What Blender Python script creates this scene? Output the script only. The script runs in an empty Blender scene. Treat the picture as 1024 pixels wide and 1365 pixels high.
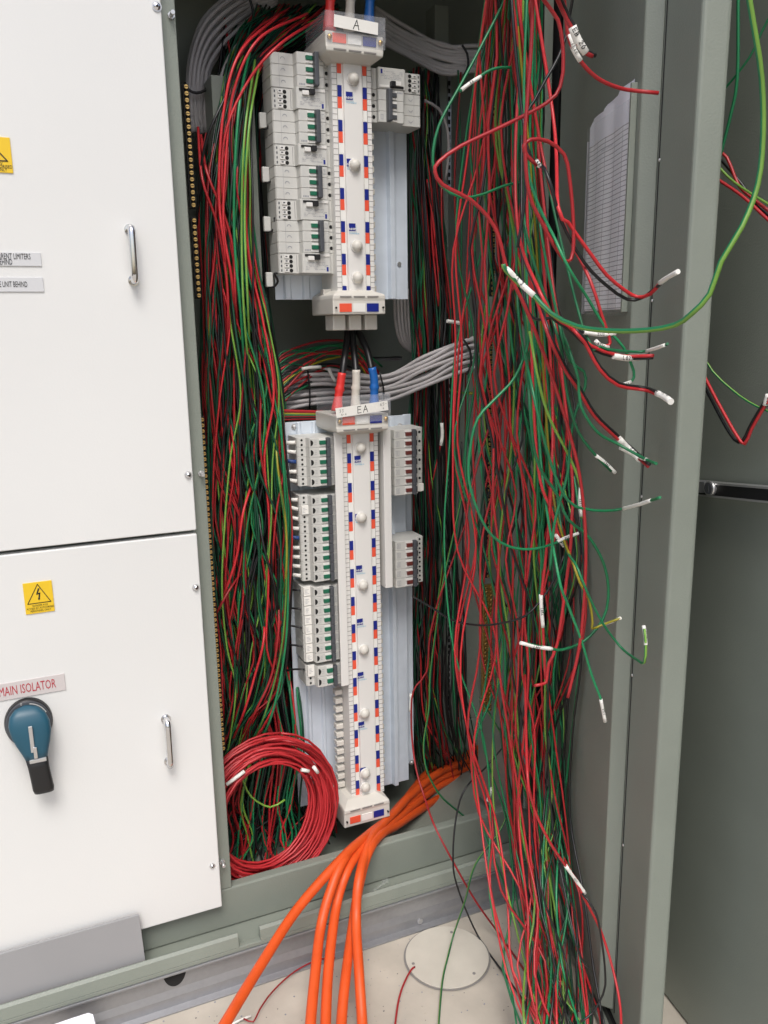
import bpy, bmesh, math, random
import numpy as np
from mathutils import Vector, Matrix
random.seed(7)
R_ = math.radians
sc = bpy.context.scene
col = sc.collection
H0 = 1.104                                   # camera height above the slab
# ------------------------------------------------------------------ camera
YAW, PIT, ROLL, FPX = R_(23.46), R_(12.66), R_(-0.96), 1104.0
cy, sy, cp, sp, cr, sr = math.cos(YAW), math.sin(YAW), math.cos(PIT), math.sin(PIT), math.cos(ROLL), math.sin(ROLL)
FW = Vector((sy*cp, cy*cp, -sp)); RT = Vector((cy, -sy, 0)); UP = RT.cross(FW)
RT, UP = RT*cr + UP*sr, UP*cr - RT*sr
cd = bpy.data.cameras.new('camera'); cam = bpy.data.objects.new('camera', cd); col.objects.link(cam)
cd.sensor_fit = 'VERTICAL'; cd.sensor_height = 36; cd.lens = 36*FPX/1365.0
cd.clip_start = 0.02; cd.clip_end = 200
m = Matrix((RT, UP, -FW)).transposed().to_4x4(); m.translation = (0, 0, H0); cam.matrix_world = m
sc.camera = cam
# ------------------------------------------------------------------ light
SUN_EL, SUN_AZ = R_(56), R_(198)              # azimuth clockwise from +Y (into the cabinet)
w = bpy.data.worlds.new("World"); sc.world = w; w.use_nodes = True
nt = w.node_tree; sky = nt.nodes.new('ShaderNodeTexSky'); sky.sky_type = 'NISHITA'; sky.sun_disc = False
sky.sun_elevation = SUN_EL; sky.sun_rotation = SUN_AZ; sky.dust_density = 4.0; sky.air_density = 1.0; sky.ozone_density = 0.6
bg = nt.nodes['Background']; bg.inputs['Strength'].default_value = 0.12
nt.links.new(sky.outputs[0], bg.inputs['Color'])
sl = bpy.data.lights.new('sun', 'SUN'); so = bpy.data.objects.new('sun', sl); col.objects.link(so)
sl.energy = 1.5; sl.angle = R_(24); sl.color = (1, 1, 1)
sd = Vector((math.sin(SUN_AZ)*math.cos(SUN_EL), math.cos(SUN_AZ)*math.cos(SUN_EL), math.sin(SUN_EL)))
so.rotation_euler = sd.to_track_quat('Z', 'Y').to_euler()
sc.view_settings.view_transform = 'Standard'; sc.view_settings.look = 'None'
sc.view_settings.exposure = 0.42; sc.view_settings.gamma = 1
sc.cycles.max_bounces = 8; sc.cycles.transparent_max_bounces = 12
# ------------------------------------------------------------------ geometry of the site
def ray(px, py): return RT*((px-512)/FPX) - UP*((py-682.5)/FPX) + FW
def P(px, py, Y):
    d = ray(px, py); d = d*(Y/d.y); return Vector((d.x, d.y, d.z+H0))
def G(px, py, z=0.0):
    d = ray(px, py); d = d*((z-H0)/d.z); return Vector((d.x, d.y, z))
DH = R_(19); DA = Vector((math.sin(DH), math.cos(DH), 0)); DN = Vector((DA.y, -DA.x, 0))   # door: towards hinge, outward normal
D0 = Vector((.753, .857, 0)); HINGE = D0 + DA*.415
def on_line(px, py, p0, n):
    d = ray(px, py); k = p0.dot(n)/(d.x*n.x+d.y*n.y); d = d*k; return Vector((d.x, d.y, d.z+H0))
def PD(px, py, off=0.0): return on_line(px, py, D0+DN*off, DN)
D2a = Vector((.887, .9, 0)); D2A = Vector((math.sin(R_(8)), math.cos(R_(8)), 0)); D2N = Vector((D2A.y, -D2A.x, 0))
def PD2(px, py, off=0.0): return on_line(px, py, D2a+D2N*off, D2N)
# ------------------------------------------------------------------ materials
def mat(name, c, rough=.5, metal=0., bump=None, var=0., vscale=20., alpha=1., spec=.5, trans=0., coat=0., stretch=None):
    M = bpy.data.materials.new(name); M.use_nodes = True; N = M.node_tree.nodes; L = M.node_tree.links
    b = N['Principled BSDF']; b.inputs['Base Color'].default_value = (*c, 1); b.inputs['Roughness'].default_value = rough
    b.inputs['Metallic'].default_value = metal; b.inputs['Specular IOR Level'].default_value = spec
    b.inputs['Alpha'].default_value = alpha; b.inputs['Transmission Weight'].default_value = trans; b.inputs['Coat Weight'].default_value = coat
    tc = N.new('ShaderNodeTexCoord'); src = tc.outputs['Object']
    if stretch:
        mp = N.new('ShaderNodeMapping'); mp.inputs['Scale'].default_value = stretch; L.new(src, mp.inputs[0]); src = mp.outputs[0]
    if var:
        n = N.new('ShaderNodeTexNoise'); n.inputs['Scale'].default_value = vscale; n.inputs['Detail'].default_value = 6; L.new(src, n.inputs[0])
        r = N.new('ShaderNodeValToRGB'); L.new(n.outputs[0], r.inputs[0])
        r.color_ramp.elements[0].position = .3; r.color_ramp.elements[1].position = .7
        r.color_ramp.elements[0].color = (*[x*(1-var) for x in c], 1); r.color_ramp.elements[1].color = (*[min(1, x*(1+var)) for x in c], 1)
        L.new(r.outputs[0], b.inputs['Base Color'])
        mr = N.new('ShaderNodeMapRange'); L.new(n.outputs[0], mr.inputs[0]); mr.inputs['To Min'].default_value = rough*.85; mr.inputs['To Max'].default_value = min(1, rough*1.2)
        L.new(mr.outputs[0], b.inputs['Roughness'])
    if bump:
        n = N.new('ShaderNodeTexNoise'); n.inputs['Scale'].default_value = bump[0]; n.inputs['Detail'].default_value = 3; L.new(src, n.inputs[0])
        bp = N.new('ShaderNodeBump'); bp.inputs['Strength'].default_value = bump[1]; bp.inputs['Distance'].default_value = .001
        L.new(n.outputs[0], bp.inputs['Height']); L.new(bp.outputs[0], b.inputs['Normal'])
    return M
M = {}
M['paint'] = mat('grey_green_paint', (.225, .250, .215), .40, bump=(420, .35), var=.05, vscale=9)
M['white'] = mat('white_powder_coat', (.715, .72, .705), .36, bump=(350, .12), var=.025, vscale=2.2)
M['galv'] = mat('galvanised_steel', (.34, .345, .36), .33, .6, var=.04, vscale=120, bump=(200, .05))
M['tray'] = mat('zinc_tray', (.68, .75, .83), .40, .15, var=.05, vscale=30)
M['cream'] = mat('cream_plastic', (.62, .60, .545), .42, var=.02, vscale=40)
M['grey_pl'] = mat('light_grey_plastic', (.56, .56, .53), .45, var=.03, vscale=60)
M['cover'] = mat('white_plastic_cover', (.74, .73, .70), .35)
M['tape'] = mat('white_tape', (.80, .79, .74), .55, bump=(300, .4))
M['black'] = mat('black_plastic', (.012, .012, .013), .42)
M['hole'] = mat('black_hole', (.01, .01, .01), .9)
M['bar'] = mat('dark_grey_plastic', (.07, .075, .085), .4)
M['green_t'] = mat('green_window', (.01, .13, .07), .4)
M['red_t'] = mat('maroon_window', (.13, .03, .025), .4)
M['ink'] = mat('grey_print', (.25, .26, .30), .6)
M['joint'] = mat('dark_joint', (.22, .21, .20), .8)
M['navy'] = mat('navy_print', (.008, .02, .22), .4)
M['cyan'] = mat('cyan_print', (.12, .42, .62), .5)
M['tabred'] = mat('red_tab', (.80, .10, .05), .4)
M['tabwhite'] = mat('white_tab', (.80, .80, .76), .4)
M['wred'] = mat('red_pvc', (.50, .024, .030), .38, var=.12, vscale=14)
M['wgreen'] = mat('green_pvc', (.015, .22, .085), .36, var=.18, vscale=14)
M['wlime'] = mat('lime_pvc', (.20, .40, .06), .36, var=.15, vscale=14)
M['wyellow'] = mat('yellow_pvc', (.50, .42, .03), .4)
M['wdkgreen'] = mat('dark_green_pvc', (.008, .075, .038), .4, var=.2, vscale=14)
M['wblack'] = mat('black_pvc', (.012, .012, .013), .38)
M['wgrey'] = mat('grey_pvc', (.46, .44, .44), .5, var=.06, vscale=20)
M['orange'] = mat('orange_pvc', (.70, .090, .014), .48, var=.08, vscale=30, bump=(60, .1))
M['coil'] = mat('coil_red_pvc', (.46, .026, .032), .38, var=.1, vscale=18)
M['blue_w'] = mat('blue_pvc', (.02, .06, .22), .4)
M['boot_r'] = mat('red_boot', (.66, .035, .03), .4); M['boot_w'] = mat('ivory_boot', (.60, .57, .50), .4); M['boot_b'] = mat('blue_boot', (.012, .12, .42), .4)
M['concrete'] = mat('concrete', (.47, .43, .365), .85, bump=(90, .5), var=.13, vscale=11)
M['plate'] = mat('cover_plate_paint', (.54, .51, .44), .6, var=.05, vscale=25, bump=(200, .2))
M['chrome'] = mat('chrome', (.75, .75, .76), .12, 1.)
M['steel'] = mat('steel', (.62, .62, .62), .32, .75)
M['brass'] = mat('brass', (.62, .40, .14), .32, .9, var=.25, vscale=200)
M['yellow'] = mat('yellow_label', (.78, .52, .02), .4)
M['engr'] = mat('grey_label', (.60, .61, .62), .45)
M['engr2'] = mat('pinkish_label', (.58, .54, .53), .45)
M['redtxt'] = mat('red_lettering', (.45, .03, .05), .5)
M['lever'] = mat('blue_lever', (.014, .080, .125), .42)
M['board'] = mat('grey_board', (.29, .29, .295), .35, var=.04, vscale=6)
M['paper'] = mat('paper', (.85, .86, .93), .7)
M['clear'] = mat('clear_plastic', (.75, .78, .82), .06, alpha=.10)
M['clear2'] = mat('clear_sleeve', (.8, .85, .85), .12, alpha=.07)
M['dark_slot'] = mat('dark_trunking', (.03, .032, .033), .7)
for k in ('wred', 'wgreen', 'wlime', 'wdkgreen', 'wgrey', 'wyellow'):      # every drum of wire is dyed a little differently
    T = M[k].node_tree; bs = T.nodes['Principled BSDF']; oi = T.nodes.new('ShaderNodeObjectInfo'); mr = T.nodes.new('ShaderNodeMapRange'); hv = T.nodes.new('ShaderNodeHueSaturation')
    mr.inputs['To Min'].default_value = .52 if k != 'wgrey' else .85; mr.inputs['To Max'].default_value = 1.12; T.links.new(oi.outputs['Random'], mr.inputs[0]); T.links.new(mr.outputs[0], hv.inputs['Value'])
    lk = bs.inputs['Base Color'].links
    if lk: T.links.new(lk[0].from_socket, hv.inputs['Color'])
    else: hv.inputs['Color'].default_value = bs.inputs['Base Color'].default_value
    T.links.new(hv.outputs[0], bs.inputs['Base Color'])
def ruled():
    Mx = bpy.data.materials.new('ruled_paper'); Mx.use_nodes = True; N = Mx.node_tree.nodes; L = Mx.node_tree.links
    b = N['Principled BSDF']; b.inputs['Roughness'].default_value = .6
    tc = N.new('ShaderNodeTexCoord'); s = N.new('ShaderNodeSeparateXYZ'); L.new(tc.outputs['Object'], s.inputs[0])
    def band(sock, per, wid):
        a = N.new('ShaderNodeMath'); a.operation = 'MULTIPLY'; L.new(sock, a.inputs[0]); a.inputs[1].default_value = 1/per
        f = N.new('ShaderNodeMath'); f.operation = 'FRACT'; L.new(a.outputs[0], f.inputs[0])
        l = N.new('ShaderNodeMath'); l.operation = 'LESS_THAN'; L.new(f.outputs[0], l.inputs[0]); l.inputs[1].default_value = wid; return l.outputs[0]
    h = band(s.outputs['Z'], .0062, .14); v = band(s.outputs['X'], .034, .03)
    mx = N.new('ShaderNodeMath'); mx.operation = 'MAXIMUM'; L.new(h, mx.inputs[0]); L.new(v, mx.inputs[1])
    mi = N.new('ShaderNodeMix'); mi.data_type = 'RGBA'; L.new(mx.outputs[0], mi.inputs[0])
    mi.inputs[6].default_value = (.86, .86, .90, 1); mi.inputs[7].default_value = (.22, .22, .25, 1)
    L.new(mi.outputs[2], b.inputs['Base Color']); return Mx
M['ruled'] = ruled()
# ------------------------------------------------------------------ helpers
def tag(o, label=None, cat=None, group=None, kind=None):
    for k, v in (('label', label), ('category', cat), ('group', group), ('kind', kind)):
        if v: o[k] = v
    return o
def empty(name, loc=(0, 0, 0), rz=0.):
    o = bpy.data.objects.new(name, None); col.objects.link(o); o.location = loc; o.rotation_euler = (0, 0, rz); o.empty_display_size = .02; return o
class MB:
    def __init__(s): s.v = []; s.f = []; s.m = []; s.mats = []; s.sm = []
    def mi(s, mm):
        if mm not in s.mats: s.mats.append(mm)
        return s.mats.index(mm)
    def add(s, vs, fs, mm, smooth=False, mis=None):
        k = len(s.v); s.v += [tuple(v) for v in vs]
        i = s.mi(mm)
        for j, f in enumerate(fs): s.f.append(tuple(k+a for a in f)); s.m.append(mis[j] if mis else i); s.sm.append(smooth)
        return s
    def box(s, x0, x1, y0, y1, z0, z1, mm):
        return s.add([(x, y, z) for x in (x0, x1) for y in (y0, y1) for z in (z0, z1)],
            [(0, 1, 3, 2), (4, 6, 7, 5), (0, 4, 5, 1), (2, 3, 7, 6), (0, 2, 6, 4), (1, 5, 7, 3)], mm)
    def obox(s, c, ax, ay, az, mm):      # oriented box, half-axis vectors
        c, ax, ay, az = map(Vector, (c, ax, ay, az))
        return s.add([c+ax*i+ay*j+az*k for i in (-1, 1) for j in (-1, 1) for k in (-1, 1)],
            [(0, 1, 3, 2), (4, 6, 7, 5), (0, 4, 5, 1), (2, 3, 7, 6), (0, 2, 6, 4), (1, 5, 7, 3)], mm)
    def prism(s, poly, fn, a, b, mm, smooth=False):   # poly 2D, fn(u,v,t)->3D
        n = len(poly)
        vs = [fn(u, v, a) for u, v in poly]+[fn(u, v, b) for u, v in poly]
        return s.add(vs, [tuple(range(n))[::-1], tuple(range(n, 2*n))]+[(i, (i+1) % n, n+(i+1) % n, n+i) for i in range(n)], mm, smooth)
    def cyl(s, c, ax, r, h, mm, n=12, r2=None, smooth=True):
        c = Vector(c); ax = Vector(ax).normalized(); u = ax.orthogonal().normalized(); v = ax.cross(u); r2 = r if r2 is None else r2
        vs = [c+(u*math.cos(2*math.pi*i/n)+v*math.sin(2*math.pi*i/n))*r for i in range(n)]+[c+ax*h+(u*math.cos(2*math.pi*i/n)+v*math.sin(2*math.pi*i/n))*r2 for i in range(n)]
        s.add(vs, [(i, (i+1) % n, n+(i+1) % n, n+i) for i in range(n)], mm, smooth)
        k = len(s.v)-2*n; s.f += [tuple(k+i for i in range(n))[::-1], tuple(k+n+i for i in range(n))]; s.m += [s.mi(mm)]*2; s.sm += [False]*2
        return s
    def dome(s, c, ax, r, hgt, mm, n=16, rings=4):
        c = Vector(c); ax = Vector(ax).normalized(); u = ax.orthogonal().normalized(); v = ax.cross(u); vs = []
        for j in range(rings):
            a = j/rings*math.pi/2
            vs += [c+ax*hgt*math.sin(a)+(u*math.cos(2*math.pi*i/n)+v*math.sin(2*math.pi*i/n))*r*math.cos(a) for i in range(n)]
        vs.append(c+ax*hgt); fs = []
        for j in range(rings-1): fs += [(j*n+i, j*n+(i+1) % n, (j+1)*n+(i+1) % n, (j+1)*n+i) for i in range(n)]
        fs += [((rings-1)*n+i, (rings-1)*n+(i+1) % n, rings*n) for i in range(n)]
        return s.add(vs, fs, mm, True)
    def tube(s, pts, r, mm, n=7, stripe=None, twist=0., rs=None):
        pts = [Vector(p) for p in pts]; N = len(pts); vs = []; T = []
        for i in range(N):
            T.append((pts[min(i+1, N-1)]-pts[max(i-1, 0)]).normalized())
        u = T[0].orthogonal().normalized()
        for i in range(N):
            u = (u - T[i]*u.dot(T[i])); u = u.normalized() if u.length > 1e-6 else T[i].orthogonal().normalized()
            v = T[i].cross(u); rr = rs[i] if rs else r
            for k in range(n):
                a = 2*math.pi*k/n+twist*i; vs.append(pts[i]+(u*math.cos(a)+v*math.sin(a))*rr)
        fs = []; mis = []; a0 = s.mi(mm); a1 = s.mi(stripe) if stripe else a0
        for i in range(N-1):
            for k in range(n): fs.append((i*n+k, i*n+(k+1) % n, (i+1)*n+(k+1) % n, (i+1)*n+k)); mis.append(a1 if k in (0, 1) else a0)
        s.add(vs, fs, mm, True, mis)
        k = len(s.v)-N*n; s.f += [tuple(k+i for i in range(n))[::-1], tuple(k+(N-1)*n+i for i in range(n))]; s.m += [a0]*2; s.sm += [False]*2
        return s
    def build(s, name, parent=None, bevel=0., loc=None, seg=2):
        me = bpy.data.meshes.new(name); me.from_pydata(s.v, [], s.f)
        for mm in s.mats: me.materials.append(mm)
        me.polygons.foreach_set('material_index', s.m); me.polygons.foreach_set('use_smooth', s.sm)
        if not any(s.sm):
            bm = bmesh.new(); bm.from_mesh(me); bmesh.ops.recalc_face_normals(bm, faces=bm.faces); bm.to_mesh(me); bm.free()
        me.update(); o = bpy.data.objects.new(name, me); col.objects.link(o); o.parent = parent
        if loc is not None: o.location = loc
        if bevel:
            b = o.modifiers.new('b', 'BEVEL'); b.width = bevel; b.segments = seg; b.limit_method = 'ANGLE'; b.angle_limit = R_(40)
            b.harden_normals = False
        return o
def catmull(pts, step=.012):
    pts = [Vector(p) for p in pts]; q = [pts[0]*2-pts[1]]+pts+[pts[-1]*2-pts[-2]]; out = []
    for i in range(1, len(q)-2):
        p0, p1, p2, p3 = q[i-1:i+3]; n = max(2, min(12, int((p2-p1).length/step)))
        for k in range(n):
            t = k/n
            out.append(.5*((2*p1)+(p2-p0)*t+(2*p0-5*p1+4*p2-p3)*t*t+(3*p1-p0-3*p2+p3)*t**3))
    out.append(pts[-1]); return out
def copy_tree(o, parent=None):
    c = o.copy(); col.objects.link(c); c.parent = parent
    for ch in list(o.children): copy_tree(ch, c)
    return c
def text(body, size, mm, parent, Mx, align='CENTER', name='lettering', bold=0., sx=1., fit=None):
    cu = bpy.data.curves.new('t', 'FONT'); cu.body = body; cu.size = size; cu.align_x = align; cu.align_y = 'CENTER'; cu.resolution_u = 2; cu.offset = bold; cu.space_line = .85
    t = bpy.data.objects.new('t', cu); col.objects.link(t); bpy.context.view_layer.update()
    me = bpy.data.meshes.new_from_object(t.evaluated_get(bpy.context.evaluated_depsgraph_get())); bpy.data.objects.remove(t)
    if fit and len(me.vertices):
        xs = [v.co.x for v in me.vertices]; sx = fit/(max(xs)-min(xs))
    me.transform(Mx @ Matrix.Diagonal((sx, 1, 1, 1))); me.materials.clear(); me.materials.append(mm); me.name = name
    o = bpy.data.objects.new(name, me); col.objects.link(o); o.parent = parent; return o
def front(x, y, z, rot=0.): return Matrix.Translation((x, y, z)) @ Matrix.Rotation(rot, 4, 'Y') @ Matrix.Rotation(R_(90), 4, 'X')
def frame(o, ex, ez):      # matrix with local x = ex, local y(up of the text) = ez
    ex = Vector(ex).normalized(); ez = Vector(ez); ez = (ez-ex*ez.dot(ex)).normalized(); nz = ex.cross(ez)
    mm = Matrix((ex, ez, nz)).transposed().to_4x4(); mm.translation = o; return mm
LET = {'A': [[(0, 0), (.45, 1), (.9, 0)], [(.15, .38), (.8, .42)]], 'E': [[(.7, 1), (0, 1), (0, 0), (.7, .02)], [(0, .5), (.6, .52)]],
       'B': [[(0, 0), (0, 1), (.5, .9), (.5, .6), (.05, .5), (.6, .4), (.55, .05), (0, 0)]], '2': [[(0, .8), (.3, 1), (.6, .75), (0, 0), (.7, 0)]],
       '0': [[(.3, 1), (0, .6), (.1, .05), (.5, 0), (.65, .5), (.3, 1)]], '3': [[(0, 1), (.5, .9), (.2, .55), (.6, .3), (.3, 0), (0, .1)]],
       '4': [[(.4, 1), (0, .4), (.7, .4)], [(.5, .7), (.45, 0)]], 'T': [[(0, 1), (.8, .95)], [(.4, 1), (.38, 0)]], 'C': [[(.6, .9), (.1, .8), (0, .3), (.3, 0), (.7, .1)]],
       'L': [[(0, 1), (0, 0), (.6, 0)]], '1': [[(.2, 1), (.2, 0)]], '8': [[(.3, .5), (.05, .8), (.35, 1), (.55, .8), (.05, .2), (.3, 0), (.6, .2), (.3, .5)]], '-': [[(0, .5), (.5, .5)]], ' ': [],
       '6': [[(.5, 1), (.05, .5), (.1, .05), (.5, 0), (.6, .35), (.1, .45)]], '5': [[(.6, 1), (.1, 1), (.05, .6), (.5, .55), (.55, .1), (0, 0)]]}
def hand(mb, s, Mx, h, wid, mm, slant=.1):
    x = 0
    for ch in s:
        for pl in LET.get(ch, []):
            for a, b in zip(pl, pl[1:]):
                A = Vector(((x+(a[0]+a[1]*slant)*.8)*h, a[1]*h, 0)); B = Vector(((x+(b[0]+b[1]*slant)*.8)*h, b[1]*h, 0))
                d = (B-A).normalized()*wid*.5; n = Vector((-d.y, d.x, 0))
                mb.add([Mx @ (A-d+n), Mx @ (A-d-n), Mx @ (B+d-n), Mx @ (B+d+n)], [(0, 1, 2, 3)], mm)
        x += .95
    return mb
# ================================================================== GROUND, SLAB PLATE, PLINTH
g = MB(); g.add([(-8, -6, 0), (8, -6, 0), (8, 8, 0), (-8, 8, 0)], [(0, 1, 2, 3)], M['concrete']); g = g.build('ground'); tag(g, kind='structure')
cc = G(596, 1277); ip = empty('inspection_cover', (cc.x, cc.y, 0)); tag(ip, 'round cream painted cover plate set flush in the concrete slab', 'cover plate')
rr = .074
MB().cyl((0, 0, .002), (0, 0, 1), rr, .003, M['plate'], 64).build('plate', ip)
b = MB(); n = 64
vs = [((rr+d)*math.cos(2*math.pi*i/n), (rr+d)*math.sin(2*math.pi*i/n), .0022) for d in (.0002, .0035) for i in range(n)]
b.add(vs, [(i, (i+1) % n, n+(i+1) % n, n+i) for i in range(n)], M['joint']).build('rim_joint', ip)
for px, py in ((551, 1288), (602, 1246), (632, 1301)):
    q = G(px, py)-cc; MB().cyl((q.x, q.y, .0052), (0, 0, 1), .0028, .0006, M['joint'], 12).build('screw_hole', ip)
pl = empty('plinth', (0, 1.21, 0)); tag(pl, 'galvanised steel channel plinth running along the slab under the cabinet', 'plinth')
b = MB(); prof = [(0.012, 0), (-.007, 0), (-.007, .0035), (.005, .0045), (.005, .022), (.009, .034), (.009, .0695), (-.003, .0695), (-.003, .0735), (.03, .0735), (.03, 0)]
b.prism(prof, lambda u, v, t: (t, u, v), -1.2, .862, M['galv']).build('channel', pl, .0008)
q = P(233, 1291, 1.2128); b = MB(); nn = 20
b.add([(q.x+.019*math.cos(math.pi+math.pi*i/nn), .0084, .0690+.030*math.sin(math.pi+math.pi*i/nn)) for i in range(nn+1)], [tuple(range(nn+1))], M['hole']).build('cable_notch', pl)
q = P(561, 1229, 1.212)
b = MB(); b.cyl((q.x, .009, q.z), (0, -1, 0), .0085, .0015, M['steel'], 20); b.build('washer', pl); MB().cyl((q.x, .0075, q.z), (0, -1, 0), .0055, .005, M['steel'], 6, smooth=False).build('bolt_head', pl, .0005)
random.seed(3); b = MB()
for i in range(420):
    p = G(random.uniform(150, 800), random.uniform(1195, 1400)); q = random.uniform(.0004, .0012)
    if p.y > 1.2: continue
    b.obox((p.x, p.y, q*.4), (q, q*.3, 0), (-q*.2, q*.8, 0), (0, 0, q*.5), M[random.choice(['joint', 'concrete', 'ink'])])
tag(b.build('grit'), kind='stuff')
# ================================================================== CABINET
YF = 1.27; ZT = 1.86; YB = 1.78
cab = empty('cabinet', (0, 0, 0)); tag(cab, 'open grey-green steel switchboard cabinet standing on a galvanised plinth', 'cabinet')
def cb(name, x0, x1, y0, y1, z0, z1, mm='paint', bevel=.0015): return MB().box(x0, x1, y0, y1, z0, z1, M[mm]).build(name, cab, bevel)
cb('back_panel', -1.2, 1.1, YB, YB+.003, .06, ZT); cb('roof', -1.2, 1.1, 1.20, YB+.003, ZT, ZT+.003)
cb('floor_pan', -1.2, 1.1, 1.272, YB, .075, .078); cb('side_panel', 1.1, 1.103, 1.20, YB, .06, ZT); cb('side_panel', -1.203, -1.2, 1.2, YB, .06, ZT)
cb('header', -1.2, 1.1, 1.255, 1.275, 1.72, ZT-.001)
cb('post', .205, .2505, YF, 1.30, .155, 1.719); cb('post_return', .205, .208, 1.3005, 1.345, .155, 1.719)
# right post: folded section with steps
zz0, zz1 = .155, 1.719
b = MB(); b.prism([(.822, 0), (.826, -.003), (.838, -.003), (.842, -.014), (.862, -.014), (.868, 0), (.905, 0), (.905, .03), (.826, .03), (.822, .02)], lambda u, v, t: (u, YF+v, t), zz0, zz1, M['paint']).build('post', cab, .0015)
cb('hinge_seal', .868, .882, 1.245, 1.2695, .10, 1.719, 'black', 0)
# bottom rail, ledge, lip
cb('bottom_rail', -1.2, .905, YF, 1.29, .079, .155, bevel=.003)
cb('ledge', -1.2, .905, 1.2217, YF+.001, .0765, .0785)
q1 = P(318, 1258, 1.215).x; q2 = P(346, 1240, 1.215).x
for x0, x1 in ((-1.2, q1), (q2, .87)):
    b = MB(); b.prism([(0, 0), (.003, .010), (.007, .0125), (.012, .011), (.014, 0)], lambda u, v, t: (t, 1.209+u, .0822+v*1.9), x0, x1, M['paint']).build('lip', cab, .001)
cb('lower_lip', -1.2, .87, 1.2095, 1.2215, .0738, .0820)
for px, py in ((630, 1140),):
    q = P(px, py, 1.24); MB().dome((q.x, 1.24, .0787), (0, 0, 1), .003, .002, M['steel'], 10).build('rivet', cab)
q = P(505, 1181, 1.25); b = MB(); b.tube([(q.x-.02, 1.245, .081), (q.x, 1.25, .083), (q.x+.012, 1.255, .085)], .002, M['clear2'], 6); b.obox((q.x+.016, 1.256, .087), (.006, 0, .001), (0, .003, 0), (0, 0, .003), M['clear2'])
tag(b.build('cable_tie_offcut'), 'clear plastic cable tie offcut lying on the green ledge', 'cable tie')
# post screws (studs)
for px, py in ((228, 21), (268, 631), (296, 1148)):
    q = P(px, py, YF); MB().cyl((q.x, YF, q.z), (0, -1, 0), .0028, .016, M['steel'], 10).cyl((q.x, YF, q.z), (0, -1, 0), .005, .003, M['steel'], 6, smooth=False).build('stud', cab)
# inner mounting rails on the back
cb('mounting_plate', .30, .66, 1.64, 1.643, .30, 1.70); cb('mounting_rail', .828, .835, 1.3005, 1.42, .10, 1.70); cb('mounting_rail', .80, .83, 1.56, 1.60, .10, 1.70)
def slotted(px0, py0, py1, Y, wid=.009):
    a = P(px0, py0, Y); z1 = a.z; z0 = P(px0, py1, Y).z
    o = empty('slotted_rail', (a.x, Y, z0)); b = MB(); b.box(-wid/2, wid/2, 0, .003, 0, z1-z0, M['galv']); b.build('rail', o)
    b = MB(); k = 0
    while .01+k*.014 < z1-z0-.01: b.box(-wid*.25, wid*.25, -.0006, .0002, .006+k*.014, .014+k*.014, M['hole']); k += 1
    s = b.build('slots', o); s['kind'] = 'stuff'; return o
tag(slotted(599, 100, 250, 1.56), 'slotted steel strip behind the wires right of the upper distribution chassis', 'rail')
tag(slotted(599, 500, 950, 1.57), 'long slotted steel strip behind the wires right of the lower distribution chassis', 'rail')
o = empty('slotted_bracket', P(482, 477, 1.58)); L_ = P(536, 472, 1.58)-P(482, 477, 1.58)
MB().box(0, L_.x, 0, .025, -.002, 0, M['galv']).box(0, L_.x, 0, .002, -.008, 0, M['galv']).build('angle', o); tag(o, 'horizontal slotted steel bracket between the upper and lower chassis', 'bracket')
# ================================================================== WHITE PANELS
YP = 1.25
def panel(z0, z1, label):
    o = empty('cover_panel', (-.6, YP, z0)); tag(o, label, 'panel')
    MB().box(0, .6+.228, 0, .018, 0, z1-z0, M['white']).build('sheet', o, .0018, seg=3); return o
zg = P(200, 716, YP).z
up = panel(zg+.003, 1.70, 'upper white access panel with grey label plates and a chrome handle')
lo = panel(.138, zg-.003, 'lower white access panel carrying the main isolator switch')
def loc(o, v): return Vector(v)-o.location
def handle(o, p0, p1):
    a = loc(o, P(*p0, YP)); c = loc(o, P(*p1, YP)); d = .018
    b = MB(); b.tube(catmull([a, a+Vector((0, -d*.75, 0)), a+Vector((0, -d, -.006)), c+Vector((0, -d, .006)), c+Vector((0, -d*.75, 0)), c], .004), .0052, M['chrome'], 12)
    b.cyl(a, (0, -1, 0), .0075, .002, M['chrome'], 16); b.cyl(c, (0, -1, 0), .0075, .002, M['chrome'], 16); b.build('handle', o)
handle(up, (173, 306), (178, 374)); handle(lo, (221, 958), (225, 1014))
def screw(o, px, py, r=.0052, h=.0035):
    a = loc(o, P(px, py, YP)); b = MB(); b.cyl(a, (0, -1, 0), r*1.25, .0012, M['steel'], 14); b.dome(a+Vector((0, -.001, 0)), (0, -1, 0), r, h, M['chrome'], 14)
    b.cyl(a+Vector((0, -h-.0008, 0)), (0, -1, 0), r*.35, .0003, M['hole'], 6); b.build('screw', o)
screw(up, 209, 9); screw(up, 251, 633, .0045, .005); screw(lo, 261, 783, .0045, .005); screw(lo, 283, 1154, .0038)
def plate(o, x0, x1, z0, z1, mm, name='label_plate', t=.0016):
    return MB().box(x0, x1, -t, 0, z0, z1, mm).build(name, o, .0003)
def rect(o, tl, br):   # corners in picture coordinates on the panel face
    a = loc(o, P(*tl, YP)); c = loc(o, P(*br, YP)); return a.x, c.x, c.z, a.z
x0, x1, z0, z1 = rect(up, (56, 337), (56, 355)); x0 = x1-.15
pp = plate(up, x0, x1, z0, z1, M['engr']); text('SUPPLY CURRENT LIMITERS', .0105, M['black'], pp, front(x1-.013, -.0021, z0+(z1-z0)*.68), 'RIGHT', fit=.066)
text('BEHIND', .0105, M['black'], pp, front(x1-.036, -.0021, z0+(z1-z0)*.27), 'RIGHT', fit=.018)
x0, x1, z0, z1 = rect(up, (59, 370), (59, 389)); x0 = x1-.15
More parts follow.
